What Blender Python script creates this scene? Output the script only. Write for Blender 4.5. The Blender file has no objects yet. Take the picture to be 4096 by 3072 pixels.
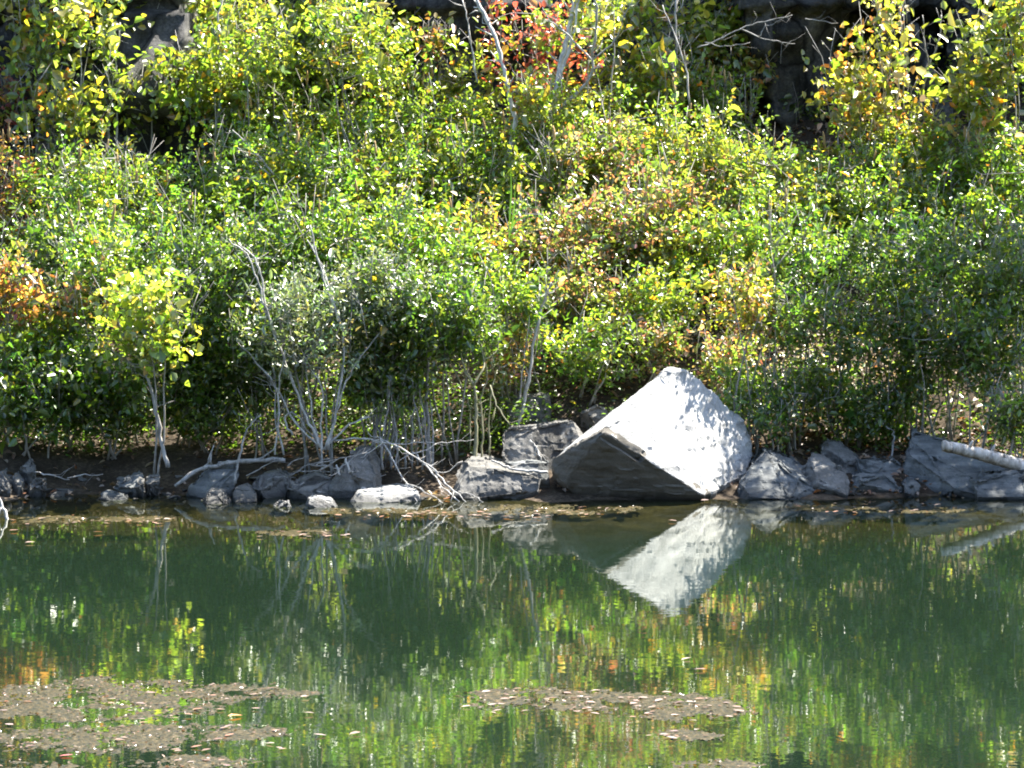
import bpy, bmesh, math, random
import numpy as np
from mathutils import Vector, noise

R = math.radians
rng = np.random.default_rng(11)
random.seed(5)
scene = bpy.context.scene
COL = scene.collection

# ------------------------------------------------------------------ camera
F = 16000.0                       # focal length in photo pixels (4096 wide)
CAM = Vector((0.0, -25.0, 3.0))
PITCH = math.atan(1456.0 / F)
cd = bpy.data.cameras.new("camera")
cam = bpy.data.objects.new("camera", cd)
COL.objects.link(cam)
cam.location = CAM
cam.rotation_euler = (R(90) - PITCH, 0, 0)
cd.sensor_width = 36.0
cd.lens = 36.0 * F / 4096.0
cd.clip_start = 0.5
cd.clip_end = 500
scene.camera = cam
cp, sp = math.cos(PITCH), math.sin(PITCH)


def ray(px, py):
    a, b = (px - 2048) / F, -(py - 1536) / F
    return Vector((a, cp + b * sp, -sp + b * cp))


def P(px, py, Y):
    """world point seen at photo pixel (px,py) at depth Y (Y = 0 is the shore)"""
    d = ray(px, py)
    t = (Y - CAM.y) / d.y
    return CAM + d * t


def W(px, py, z=0.0):
    d = ray(px, py)
    t = (z - CAM.z) / d.z
    return CAM + d * t


# ------------------------------------------------------------------ terrain
def terr(x, Y):
    s = Y - 0.10 + 0.09 * math.sin(x * 1.3 + 0.6) + 0.06 * math.sin(x * 3.1)
    if s < -23.0:
        z = -1.4 + (-23.0 - s) * 0.6
        z = min(z, 1.2)
    elif s < -2.0:
        z = max(-0.16 + (s + 2.0) * 0.35, -1.4)
    elif s < 0:
        z = 0.08 * s
    elif s < 1.0:
        z = 0.27 * s
    elif s < 4.4:
        z = 0.27 + 0.6 * (s - 1.0)
    else:
        z = 2.31 + 0.25 * (s - 4.4)
    if s > -3:
        k = min(1.0, (s + 3) / 3.5)
        z += k * 0.05 * noise.fractal(Vector((x * 1.7, Y * 1.7, 3.0)), 1.0, 2.0, 4)
    return z


def solveY(px, py, h):
    lo, hi = -0.5, 6.0
    for _ in range(40):
        m = (lo + hi) / 2
        p = P(px, py, m)
        if p.z - terr(p.x, m) > h:
            lo = m
        else:
            hi = m
    return (lo + hi) / 2


# ------------------------------------------------------------------ materials
def mat(name):
    m = bpy.data.materials.new(name)
    m.use_nodes = True
    nt = m.node_tree
    nt.nodes.clear()
    out = nt.nodes.new("ShaderNodeOutputMaterial")
    return m, nt, out


def N(nt, kind, **kw):
    n = nt.nodes.new(kind)
    for k, v in kw.items():
        if k in n.inputs:
            n.inputs[k].default_value = v
        else:
            setattr(n, k, v)
    return n


def ramp(nt, fac, stops):
    n = nt.nodes.new("ShaderNodeValToRGB")
    el = n.color_ramp.elements
    while len(el) < len(stops):
        el.new(0.5)
    for e, (p, c) in zip(el, stops):
        e.position = p
        e.color = (*c, 1)
    nt.links.new(fac, n.inputs[0])
    return n.outputs[0]


def noise_tex(nt, scale, detail=5.0, rough=0.6, vec=None, dist=0.0):
    n = N(nt, "ShaderNodeTexNoise", Scale=scale, Detail=detail, Roughness=rough, Distortion=dist)
    if vec is not None:
        nt.links.new(vec, n.inputs["Vector"])
    return n


def pos(nt):
    return nt.nodes.new("ShaderNodeNewGeometry").outputs["Position"]


def leaf_material(name, trans=0.54, gloss=0.055, rough=0.33):
    m, nt, out = mat(name)
    at = N(nt, "ShaderNodeAttribute", attribute_name="col")
    d = N(nt, "ShaderNodeBsdfDiffuse")
    nt.links.new(at.outputs["Color"], d.inputs["Color"])
    t = N(nt, "ShaderNodeBsdfTranslucent")
    mul = N(nt, "ShaderNodeMix", data_type='RGBA', blend_type='MULTIPLY')
    mul.inputs[0].default_value = 1.0
    nt.links.new(at.outputs["Color"], mul.inputs[6])
    mul.inputs[7].default_value = (2.65, 2.7, 1.6, 1)
    nt.links.new(mul.outputs[2], t.inputs["Color"])
    mx = N(nt, "ShaderNodeMixShader")
    mx.inputs[0].default_value = trans
    nt.links.new(d.outputs[0], mx.inputs[1])
    nt.links.new(t.outputs[0], mx.inputs[2])
    g = N(nt, "ShaderNodeBsdfGlossy", Roughness=rough)
    g.inputs["Color"].default_value = (1, 1, 1, 1)
    lw = N(nt, "ShaderNodeLayerWeight", Blend=0.5)
    pw = N(nt, "ShaderNodeMath", operation='POWER')
    nt.links.new(lw.outputs["Facing"], pw.inputs[0])
    pw.inputs[1].default_value = 4.0
    ma = N(nt, "ShaderNodeMath", operation='MULTIPLY_ADD')
    nt.links.new(pw.outputs[0], ma.inputs[0])
    ma.inputs[1].default_value = 0.30
    ma.inputs[2].default_value = gloss
    mg = N(nt, "ShaderNodeMixShader")
    nt.links.new(ma.outputs[0], mg.inputs[0])
    nt.links.new(mx.outputs[0], mg.inputs[1])
    nt.links.new(g.outputs[0], mg.inputs[2])
    nt.links.new(mg.outputs[0], out.inputs[0])
    return m


def rock_material(name, dark, mid, light, scale=5.0, bump=0.5, strata=0.0, wet=True):
    m, nt, out = mat(name)
    p = pos(nt)
    big = noise_tex(nt, scale, 8, 0.65, p)
    fine = noise_tex(nt, scale * 14, 4, 0.7, p)
    mixf = N(nt, "ShaderNodeMath", operation='MULTIPLY_ADD')
    nt.links.new(fine.outputs[0], mixf.inputs[0])
    mixf.inputs[1].default_value = 0.45
    sub = N(nt, "ShaderNodeMath", operation='MULTIPLY')
    nt.links.new(big.outputs[0], sub.inputs[0])
    sub.inputs[1].default_value = 0.60
    nt.links.new(sub.outputs[0], mixf.inputs[2])
    fac = mixf.outputs[0]
    if strata:
        mp = N(nt, "ShaderNodeMapping")
        mp.inputs["Scale"].default_value = (1.0, 1.0, 9.0)
        mp.inputs["Rotation"].default_value = (0.15, 0.22, 0)
        nt.links.new(p, mp.inputs[0])
        st = noise_tex(nt, 3.0, 6, 0.6, mp.outputs[0])
        a = N(nt, "ShaderNodeMix", data_type='FLOAT')
        a.inputs[0].default_value = strata
        nt.links.new(fac, a.inputs[2])
        nt.links.new(st.outputs[0], a.inputs[3])
        fac = a.outputs[0]
    c = ramp(nt, fac, [(0.30, dark), (0.50, mid), (0.70, light)])
    b = N(nt, "ShaderNodeBsdfPrincipled", Roughness=0.85)
    b.inputs["Specular IOR Level"].default_value = 0.25
    if wet:      # wet, stained foot of the stone at the waterline
        sx = N(nt, "ShaderNodeSeparateXYZ")
        nt.links.new(p, sx.inputs[0])
        wn = noise_tex(nt, 9, 3, 0.6, p)
        ad = N(nt, "ShaderNodeMath", operation='MULTIPLY_ADD')
        nt.links.new(wn.outputs[0], ad.inputs[0])
        ad.inputs[1].default_value = -0.08
        nt.links.new(sx.outputs[2], ad.inputs[2])
        mr = N(nt, "ShaderNodeMapRange")
        nt.links.new(ad.outputs[0], mr.inputs[0])
        mr.inputs[1].default_value = -0.03
        mr.inputs[2].default_value = 0.02
        mr.inputs[3].default_value = 0.35
        mr.inputs[4].default_value = 1.0
        mm = N(nt, "ShaderNodeMix", data_type='RGBA', blend_type='MULTIPLY')
        mm.inputs[0].default_value = 1.0
        nt.links.new(c, mm.inputs[6])
        nt.links.new(mr.outputs[0], mm.inputs[7])
        c = mm.outputs[2]
    nt.links.new(c, b.inputs["Base Color"])
    bp = N(nt, "ShaderNodeBump", Strength=bump, Distance=0.02)
    nt.links.new(fac, bp.inputs["Height"])
    nt.links.new(bp.outputs[0], b.inputs["Normal"])
    nt.links.new(b.outputs[0], out.inputs[0])
    return m


def bark_material(name, dark, light, scale=30):
    m, nt, out = mat(name)
    p = pos(nt)
    mp = N(nt, "ShaderNodeMapping")
    mp.inputs["Scale"].default_value = (1, 1, 0.45)
    nt.links.new(p, mp.inputs[0])
    n = noise_tex(nt, scale, 5, 0.7, mp.outputs[0])
    c = ramp(nt, n.outputs[0], [(0.32, dark), (0.62, light)])
    b = N(nt, "ShaderNodeBsdfPrincipled", Roughness=0.7)
    b.inputs["Specular IOR Level"].default_value = 0.3
    nt.links.new(c, b.inputs["Base Color"])
    bp = N(nt, "ShaderNodeBump", Strength=0.5, Distance=0.004)
    nt.links.new(n.outputs[0], bp.inputs["Height"])
    nt.links.new(bp.outputs[0], b.inputs["Normal"])
    nt.links.new(b.outputs[0], out.inputs[0])
    return m


M_leaf = leaf_material("leaf")
M_wil = leaf_material("willow leaf", 0.35, 0.12, 0.42)
M_dry = leaf_material("dry leaf", 0.2, 0.035, 0.5)
M_wet = leaf_material("wet leaf crumbs", .1, .05, .25)
M_boulder = rock_material("pale granite", (.085, .086, .083), (.33, .325, .31), (.50, .495, .475), 7, 0.9, 0.12)
M_brown = rock_material("dark brown granite", (.06, .054, .045), (.125, .113, .094), (.20, .183, .158), 7, .5, .4)
M_rock = rock_material("grey rock", (.035, .034, .032), (.115, .11, .10), (.27, .26, .24), 9, 0.7, 0.2)
M_light = rock_material("light rough rock", (.10, .10, .095), (.26, .255, .24), (.42, .41, .39), 8, .9, .2)
M_rockb = rock_material("banded rock", (.03, .031, .031), (.10, .105, .104), (.235, .24, .23), 9, 0.7, 0.5)
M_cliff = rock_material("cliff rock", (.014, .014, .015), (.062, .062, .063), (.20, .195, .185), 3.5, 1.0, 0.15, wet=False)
nt = M_cliff.node_tree
bs = [q for q in nt.nodes if q.type == 'BSDF_PRINCIPLED'][0]
src = bs.inputs["Base Color"].links[0].from_socket
p = pos(nt)
wn = noise_tex(nt, 1.4, 4, .6, p)
wm_ = N(nt, "ShaderNodeMix", data_type='RGBA')
wm_.inputs[0].default_value = .30
nt.links.new(p, wm_.inputs[6])
nt.links.new(wn.outputs["Color"], wm_.inputs[7])
mp = N(nt, "ShaderNodeMapping")
mp.inputs["Scale"].default_value = (2.2, 2.2, 1.3)
mp.inputs["Rotation"].default_value = (0.1, .35, .2)
nt.links.new(wm_.outputs[2], mp.inputs[0])
vo = N(nt, "ShaderNodeTexVoronoi", feature='DISTANCE_TO_EDGE', Scale=1.0)
nt.links.new(mp.outputs[0], vo.inputs["Vector"])
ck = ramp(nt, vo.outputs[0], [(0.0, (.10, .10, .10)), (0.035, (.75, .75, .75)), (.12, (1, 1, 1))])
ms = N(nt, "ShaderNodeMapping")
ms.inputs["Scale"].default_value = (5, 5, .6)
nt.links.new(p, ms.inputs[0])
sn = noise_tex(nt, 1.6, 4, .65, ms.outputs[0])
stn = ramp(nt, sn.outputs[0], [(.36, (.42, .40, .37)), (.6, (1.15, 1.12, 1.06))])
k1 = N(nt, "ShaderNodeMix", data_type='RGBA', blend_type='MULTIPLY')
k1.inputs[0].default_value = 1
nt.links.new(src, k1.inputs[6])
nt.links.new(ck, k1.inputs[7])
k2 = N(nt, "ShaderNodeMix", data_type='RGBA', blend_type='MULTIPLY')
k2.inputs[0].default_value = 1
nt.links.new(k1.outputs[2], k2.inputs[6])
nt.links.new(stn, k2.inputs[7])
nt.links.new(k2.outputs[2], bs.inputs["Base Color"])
M_bark = bark_material("grey bark", (.14, .13, .12), (.46, .44, .41))
M_dead = bark_material("weathered wood", (.10, .095, .085), (.36, .345, .32), 40)
M_twig = bark_material("twig bark", (.13, .12, .105), (.40, .37, .33))
M_pale = bark_material("pale bark", (.19, .18, .165), (.58, .555, .51), 40)
M_white = bark_material("birch bark", (.26, .25, .23), (.66, .64, .60), 34)
M_spike = bark_material("tan seed head", (.22, .13, .05), (.50, .34, .15), 60)

# soil of the bank and pond bed
m, nt, out = mat("bank soil")
p = pos(nt)
n1 = noise_tex(nt, 3, 6, 0.65, p)
n2 = noise_tex(nt, 38, 4, 0.7, p)
f = N(nt, "ShaderNodeMath", operation='MULTIPLY_ADD')
nt.links.new(n2.outputs[0], f.inputs[0])
f.inputs[1].default_value = 0.5
g = N(nt, "ShaderNodeMath", operation='MULTIPLY')
nt.links.new(n1.outputs[0], g.inputs[0])
g.inputs[1].default_value = 0.5
nt.links.new(g.outputs[0], f.inputs[2])
c = ramp(nt, f.outputs[0], [(0.35, (.022, .017, .012)), (0.5, (.045, .034, .024)), (0.70, (.15, .115, .08))])
b = N(nt, "ShaderNodeBsdfPrincipled", Roughness=0.95)
b.inputs["Specular IOR Level"].default_value = 0.1
nt.links.new(c, b.inputs["Base Color"])
bp = N(nt, "ShaderNodeBump", Strength=0.7, Distance=0.03)
nt.links.new(f.outputs[0], bp.inputs["Height"])
nt.links.new(bp.outputs[0], b.inputs["Normal"])
nt.links.new(b.outputs[0], out.inputs[0])
M_soil = m

# pond water: Fresnel mirror over murky green body that clears in the shallows
m, nt, out = mat("pond water")
p = pos(nt)
mp = N(nt, "ShaderNodeMapping")
mp.inputs["Scale"].default_value = (0.55, 1.0, 1.0)
nt.links.new(p, mp.inputs[0])
w1 = noise_tex(nt, 9, 3, 0.55, mp.outputs[0])
w2 = noise_tex(nt, 38, 2, 0.5, mp.outputs[0])
addv = N(nt, "ShaderNodeVectorMath", operation='ADD')
s1 = N(nt, "ShaderNodeVectorMath", operation='SUBTRACT')
s1.inputs[1].default_value = (.5, .5, .5)
nt.links.new(w1.outputs["Color"], s1.inputs[0])
s2 = N(nt, "ShaderNodeVectorMath", operation='SUBTRACT')
s2.inputs[1].default_value = (.5, .5, .5)
nt.links.new(w2.outputs["Color"], s2.inputs[0])
m1 = N(nt, "ShaderNodeVectorMath", operation='MULTIPLY')
m1.inputs[1].default_value = (0.006, 0.011, 0)
nt.links.new(s1.outputs[0], m1.inputs[0])
m2 = N(nt, "ShaderNodeVectorMath", operation='MULTIPLY')
m2.inputs[1].default_value = (0.006, 0.014, 0)
nt.links.new(s2.outputs[0], m2.inputs[0])
nt.links.new(m1.outputs[0], addv.inputs[0])
nt.links.new(m2.outputs[0], addv.inputs[1])
addn = N(nt, "ShaderNodeVectorMath", operation='ADD')
nt.links.new(addv.outputs[0], addn.inputs[0])
addn.inputs[1].default_value = (0, 0, 1)
nrm = N(nt, "ShaderNodeVectorMath", operation='NORMALIZE')
nt.links.new(addn.outputs[0], nrm.inputs[0])
fr = N(nt, "ShaderNodeFresnel", IOR=1.45)
nt.links.new(nrm.outputs[0], fr.inputs["Normal"])
gl = N(nt, "ShaderNodeBsdfGlossy", Roughness=0.018)
gl.inputs["Color"].default_value = (.97, 1, .96, 1)
nt.links.new(nrm.outputs[0], gl.inputs["Normal"])
body = N(nt, "ShaderNodeBsdfDiffuse")
body.inputs["Color"].default_value = (.0064, .0132, .0074, 1)
tr = N(nt, "ShaderNodeBsdfTransparent")
tr.inputs["Color"].default_value = (.62, .66, .42, 1)
sx = N(nt, "ShaderNodeSeparateXYZ")
nt.links.new(p, sx.inputs[0])
mr = N(nt, "ShaderNodeMapRange", interpolation_type='SMOOTHSTEP')
nt.links.new(sx.outputs[1], mr.inputs[0])
mr.inputs[1].default_value = -2.9
mr.inputs[2].default_value = -0.5
mr.inputs[3].default_value = 1.0
mr.inputs[4].default_value = 0.12
mb = N(nt, "ShaderNodeMixShader")
nt.links.new(mr.outputs[0], mb.inputs[0])
nt.links.new(tr.outputs[0], mb.inputs[1])
nt.links.new(body.outputs[0], mb.inputs[2])
mw = N(nt, "ShaderNodeMixShader")
nt.links.new(fr.outputs[0], mw.inputs[0])
nt.links.new(mb.outputs[0], mw.inputs[1])
nt.links.new(gl.outputs[0], mw.inputs[2])
nt.links.new(mw.outputs[0], out.inputs[0])
M_water = m

m, nt, out = mat("shade slope")  # dark green for the added slope behind the viewer
n1 = noise_tex(nt, 1.5, 6, .7, pos(nt))
b = N(nt, "ShaderNodeBsdfPrincipled", Roughness=1.0)
b.inputs["Specular IOR Level"].default_value = 0
nt.links.new(ramp(nt, n1.outputs[0], [(.35, (.01, .014, .006)), (.65, (.05, .06, .02))]), b.inputs["Base Color"])
nt.links.new(b.outputs[0], out.inputs[0])
M_shade_slope = m

# algae scum
m, nt, out = mat("algae scum")
p = pos(nt)
n1 = noise_tex(nt, 40, 5, 0.7, p)
c = ramp(nt, n1.outputs[0], [(0.40, (.014, .014, .004)), (0.56, (.052, .040, .014)), (0.78, (.17, .115, .055))])
b = N(nt, "ShaderNodeBsdfPrincipled", Roughness=0.42)
b.inputs["Specular IOR Level"].default_value = 0.12
nt.links.new(c, b.inputs["Base Color"])
bp = N(nt, "ShaderNodeBump", Strength=0.9, Distance=0.01)
nt.links.new(n1.outputs[0], bp.inputs["Height"])
nt.links.new(bp.outputs[0], b.inputs["Normal"])
nt.links.new(b.outputs[0], out.inputs[0])
M_scum = m


# ------------------------------------------------------------------ mesh helpers
def link(name, me, material=None, parent=None):
    o = bpy.data.objects.new(name, me)
    COL.objects.link(o)
    if material is not None and me is not None:
        me.materials.append(material)
    if parent is not None:
        o.parent = parent
    return o


def tag(o, label=None, cat=None, group=None, kind=None):
    if label:
        o["label"] = label
    if cat:
        o["category"] = cat
    if group:
        o["group"] = group
    if kind:
        o["kind"] = kind
    return o


def np_mesh(name, V, Fq, col=None, smooth=False):
    me = bpy.data.meshes.new(name)
    V = np.asarray(V, dtype=np.float32)
    Fq = np.asarray(Fq, dtype=np.int32)
    k = Fq.shape[1]
    me.vertices.add(len(V))
    me.vertices.foreach_set("co", V.ravel())
    me.loops.add(Fq.size)
    me.loops.foreach_set("vertex_index", Fq.ravel())
    me.polygons.add(len(Fq))
    me.polygons.foreach_set("loop_start", np.arange(0, Fq.size, k, dtype=np.int32))
    if smooth:
        me.polygons.foreach_set("use_smooth", np.ones(len(Fq), dtype=bool))
    if col is not None:
        a = me.attributes.new("col", 'FLOAT_COLOR', 'POINT')
        a.data.foreach_set("color", np.asarray(col, dtype=np.float32).ravel())
    me.update()
    me.validate()
    return me


def nrmz(a):
    return a / (np.linalg.norm(a, axis=-1, keepdims=True) + 1e-9)


def leaf_arrays(p, d, n, L, Wd, col, fold=0.25, curl=0.15):
    """6-vertex folded leaves. p base points, d directions, n rough normals."""
    d = nrmz(d)
    s = nrmz(np.cross(d, n))
    n = nrmz(np.cross(s, d))
    L = L[:, None]
    Wd = Wd[:, None]
    up = n * Wd * fold
    dn = n * L * curl
    v = np.stack([p,
                  p + d * L * .30 + s * Wd * .46 + up,
                  p + d * L * .68 + s * Wd * .38 + up * .8 - dn * .4,
                  p + d * L - dn,
                  p + d * L * .68 - s * Wd * .38 + up * .8 - dn * .4,
                  p + d * L * .30 - s * Wd * .46 + up], axis=1)
    k = len(p)
    base = (np.arange(k) * 6)[:, None]
    f = np.concatenate([base + np.array([[0, 1, 2, 3]]), base + np.array([[0, 3, 4, 5]])], axis=0)
    c = np.repeat(np.concatenate([col, np.ones((k, 1))], axis=1), 6, axis=0)
    return v.reshape(-1, 3), f, c


def tube_arrays(pts, rad, sides=6, wob=0.0):
    pts = np.asarray(pts, dtype=float)
    n = len(pts)
    rad = np.broadcast_to(np.asarray(rad, dtype=float), (n,))
    t = np.gradient(pts, axis=0)
    t = nrmz(t)
    ref = np.array([0.31, 0.9, 0.2])
    u = nrmz(np.cross(t, ref))
    w = np.cross(t, u)
    a = np.linspace(0, 2 * np.pi, sides, endpoint=False)
    rr = rad[:, None] * (1 + wob * rng.standard_normal((n, sides)))
    V = pts[:, None, :] + rr[:, :, None] * (np.cos(a)[None, :, None] * u[:, None, :] + np.sin(a)[None, :, None] * w[:, None, :])
    V = V.reshape(-1, 3)
    Fs = []
    for i in range(n - 1):
        for j in range(sides):
            k = (j + 1) % sides
            Fs.append((i * sides + j, i * sides + k, (i + 1) * sides + k, (i + 1) * sides + j))
    # caps
    V = np.vstack([V, pts[0], pts[-1]])
    c0, c1 = n * sides, n * sides + 1
    for j in range(sides):
        k = (j + 1) % sides
        Fs.append((c0, k, j, j))
        Fs.append((c1, (n - 1) * sides + j, (n - 1) * sides + k, (n - 1) * sides + k))
    return V, np.array(Fs)


class Tubes:
    def __init__(self):
        self.V, self.T, self.Q, self.n = [], [], [], 0

    def add(self, pts, rad, sides=6, wob=0.0):
        V, Fq = tube_arrays(pts, rad, sides, wob)
        deg = Fq[:, 2] == Fq[:, 3]
        self.T.append(Fq[deg][:, :3] + self.n)
        self.Q.append(Fq[~deg] + self.n)
        self.V.append(V)
        self.n += len(V)

    def mesh(self, name):
        V = np.vstack(self.V)
        me = bpy.data.meshes.new(name)
        fs = [tuple(int(i) for i in q) for q in np.vstack(self.Q)] + [tuple(int(i) for i in q) for q in np.vstack(self.T)]
        me.from_pydata([tuple(v) for v in V], [], fs)
        me.polygons.foreach_set("use_smooth", np.ones(len(fs), dtype=bool))
        me.update()
        return me


def smooth_path(pts, sub=4, jit=0.0):
    """Catmull-Rom through the points"""
    pts = [np.array(q, dtype=float) for q in pts]
    if len(pts) < 3:
        a, b_ = pts
        res = [a + (b_ - a) * k / (sub * 2) for k in range(sub * 2 + 1)]
    else:
        ext = [2 * pts[0] - pts[1]] + pts + [2 * pts[-1] - pts[-2]]
        res = []
        for i in range(1, len(ext) - 2):
            p0, p1, p2, p3 = ext[i - 1:i + 3]
            for k in range(sub):
                t = k / sub
                res.append(0.5 * ((2 * p1) + (-p0 + p2) * t + (2 * p0 - 5 * p1 + 4 * p2 - p3) * t * t + (-p0 + 3 * p1 - 3 * p2 + p3) * t ** 3))
        res.append(pts[-1])
    res = np.array(res)
    if jit:
        res[1:-1] += rng.standard_normal((len(res) - 2, 3)) * jit
    return res


def pxpath(pp, Y0, Y1):
    n = len(pp)
    return [P(x, y, Y0 + (Y1 - Y0) * i / max(1, n - 1)) for i, (x, y) in enumerate(pp)]


def stick_mesh(name, pp, Y0, Y1, r0, r1, jit=0.004, sides=7, sub=4):
    path = smooth_path(pxpath(pp, Y0, Y1), sub, jit)
    t = Tubes()
    t.add(path, np.linspace(r0, r1, len(path)) * (1 + 0.10 * rng.standard_normal(len(path))), sides, 0.08)
    ln = np.linalg.norm(np.diff(path, axis=0), axis=1).sum()
    for _ in range(int(ln * 12)):
        i = rng.integers(max(1, len(path) // 4), len(path) - 1)
        tg = path[i] - path[i - 1]
        tg = tg / (np.linalg.norm(tg) + 1e-9)
        dd = tg * .8 + rng.standard_normal(3) * np.array([.6, .35, .5])
        dd = dd / np.linalg.norm(dd)
        l_ = rng.uniform(.04, .16)
        q1 = path[i] + dd * l_ * .5 + rng.standard_normal(3) * .008
        q2 = path[i] + dd * l_ + rng.standard_normal(3) * .02 + np.array([0, 0, .01])
        rr = max(.0012, r1 * .5)
        t.add(np.array([path[i], q1, q2]), [rr, rr * .75, rr * .4], 4)
    return t.mesh(name)


# ------------------------------------------------------------------ setting: ground, water, cliff
def grid_mesh(name, xs, ys, fn):
    V = np.array([fn(x, y) for y in ys for x in xs])
    nx = len(xs)
    a = np.arange(len(ys) - 1)[:, None] * nx + np.arange(nx - 1)[None, :]
    a = a.ravel()
    return np_mesh(name, V, np.stack([a, a + 1, a + nx + 1, a + nx], axis=1), smooth=True)


xs = np.concatenate([np.linspace(-60, -6, 14)[:-1], np.linspace(-6, 6, 170), np.linspace(6, 60, 14)[1:]])
ys = np.concatenate([np.linspace(-60, -4, 40)[:-1], np.linspace(-4, 6, 150), np.linspace(6, 60, 8)[1:]])
g = link("ground", grid_mesh("ground", xs, ys, lambda x, y: (x, y, terr(x, y))), M_soil)
tag(g, "brown leafy soil bank rising from the pond", None, None, "structure")

wm = np_mesh("water", [(-60, -60, 0), (60, -60, 0), (60, 0.9, 0), (-60, 0.9, 0)], [(0, 1, 2, 3)])
tag(link("water", wm, M_water), "still green pond water mirroring the bank", None, None, "structure")


def cliffY(x, z):
    q = Vector((x * 0.75 + 0.25 * z, z * 0.55 - 0.1 * x, 1.7))
    c1 = noise.cell(q)
    q2 = Vector((x * 1.9 - 0.2 * z, z * 1.3, 4.1))
    c2 = noise.cell(q2)
    fr = noise.fractal(Vector((x * 1.5, z * 1.5, 0)), 1.0, 2.0, 5)
    return 5.6 + 0.95 * (c1 - .5) + 0.45 * (c2 - .5) + 0.28 * fr + 0.16 * (z - 2.5) + .25 * math.sin(x * .9 + 2)


cx = np.concatenate([np.linspace(-60, -7, 30)[:-1], np.linspace(-7, 7, 260), np.linspace(7, 60, 30)[1:]])
cz = np.concatenate([np.linspace(1.2, 4.3, 75), [4.5, 4.7, 6.7]])


def cliff_pt(x, z):
    k = math.exp(-((x - 4.3) / 1.7) ** 2)
    if z <= 4.35:
        zz = 1.2 + (z - 1.2) * (1 + .5 * k)
        return (x, cliffY(x, zz) + .15 * k, zz)
    if z > 6.65:
        return (x, 60, 7.5)
    if z > 4.45:
        return (x, 6.6 + (z - 4.5) * 12, 4.4 + 1.55 * k + (z - 4.5) * 1.2)
    return (x, cliffY(x, z), z)


tag(link("cliff", grid_mesh("cliff", cx, cz, cliff_pt), M_cliff), "dark shaded rock face behind the thicket", None, None, "structure")


ox = np.linspace(-70, 70, 90)  # added out of view: dark slope cutting sky light on the boulder's front
oz = np.linspace(-2, 24, 30)
tag(link("shade_slope", grid_mesh("shade_slope", ox, oz, lambda a, b_: (a, -50 - .25 * b_ + 2.5 * noise.fractal(Vector((a * .12, b_ * .16, 5)), 1, 2, 4), b_)), M_shade_slope), "unseen dark slope added behind the viewer to block sky light", None, None, "structure")

# ------------------------------------------------------------------ rocks
def rock(pts, depth=0.35, label="", material=None, seed=0, amp=0.012, bev=0.018, res=0.035, name="rock", shrink=0.75, cat="rock", group=None, drop=0.12, raw=False, post=None):
    if raw:
        V = [Vector(q) for q in pts]
    else:
        V = [P(*q) for q in pts]
        cx_ = sum((v for v in V), Vector()) / len(V)
        back = []
        for v in V:
            w = cx_ + (v - cx_) * shrink
            back.append(Vector((w.x, v.y + depth, w.z)))
        low = [Vector((v.x, v.y + .02, v.z - drop)) for v in V if v.z < cx_.z]
        V = V + back + low
    c = sum((v for v in V), Vector()) / len(V)
    base = Vector((c.x, c.y, min(v.z for v in V)))
    bm = bmesh.new()
    for v in V:
        bm.verts.new(v - base)
    r = bmesh.ops.convex_hull(bm, input=bm.verts)
    junk = [e for e in r["geom_interior"] + r["geom_unused"] if isinstance(e, bmesh.types.BMVert)]
    if junk:
        bmesh.ops.delete(bm, geom=list(set(junk)), context='VERTS')
    if not raw:
        rr = random.Random(seed * 17 + 3)
        for _ in range(5):
            d = Vector((rr.uniform(-1, 1), rr.uniform(-1, .25), rr.uniform(-.35, 1))).normalized()
            sup = max(v.co.dot(d) for v in bm.verts)
            inf = min(v.co.dot(d) for v in bm.verts)
            cut = sup - (sup - inf) * rr.uniform(.05, .15)
            bmesh.ops.bisect_plane(bm, geom=list(bm.verts) + list(bm.edges) + list(bm.faces), plane_co=d * cut, plane_no=d, clear_outer=True)
            r = bmesh.ops.convex_hull(bm, input=bm.verts)
            junk = [e for e in r["geom_interior"] + r["geom_unused"] if isinstance(e, bmesh.types.BMVert)]
            if junk:
                bmesh.ops.delete(bm, geom=list(set(junk)), context='VERTS')
    bmesh.ops.dissolve_limit(bm, angle_limit=R(7), verts=bm.verts, edges=bm.edges)
    bmesh.ops.bevel(bm, geom=list(bm.edges), offset=bev, segments=2, profile=0.6, affect='EDGES', clamp_overlap=True)
    bmesh.ops.triangulate(bm, faces=bm.faces)
    for _ in range(7):
        le = [e for e in bm.edges if e.calc_length() > res]
        if not le or len(bm.verts) > 14000:
            break
        bmesh.ops.subdivide_edges(bm, edges=le, cuts=1)
        bmesh.ops.triangulate(bm, faces=[f_ for f_ in bm.faces if len(f_.verts) > 3])
    bm.normal_update()
    off = Vector((seed * 3.7, seed * 1.3, seed * 7.1))
    for v in bm.verts:
        n = v.normal.copy()
        d = noise.fractal(v.co * 5 + off, 1.0, 2.0, 3) * amp * .6 + noise.fractal(v.co * 26 + off, 0.7, 2.1, 3) * amp * 0.55
        d += (noise.cell(v.co * 9 + off) - .5) * amp * 0.6 + (noise.cell(Vector((v.co.x * 5, v.co.y * 5, v.co.z * 16)) + off) - .5) * amp * .4
        v.co += n * d
    if post:
        post(bm, base)
    me = bpy.data.meshes.new(name)
    bm.to_mesh(me)
    bm.free()
    me.polygons.foreach_set("use_smooth", np.ones(len(me.polygons), dtype=bool))
    me.update()
    if hasattr(me, "set_sharp_from_angle"):
        me.set_sharp_from_angle(angle=R(24))
    o = link(name, me, material or M_rock)
    o.location = base
    return tag(o, label, cat, group)


# big pale boulder : points measured from the boulder and its mirror image
bA, bB, bC, bD = Vector((.561, -.20, .45)), Vector((1.00, .45, .80)), Vector((1.53, .62, .27)), Vector((1.21, -.10, .03))
bn = (bD - bA).cross(bB - bA).normalized()


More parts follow.
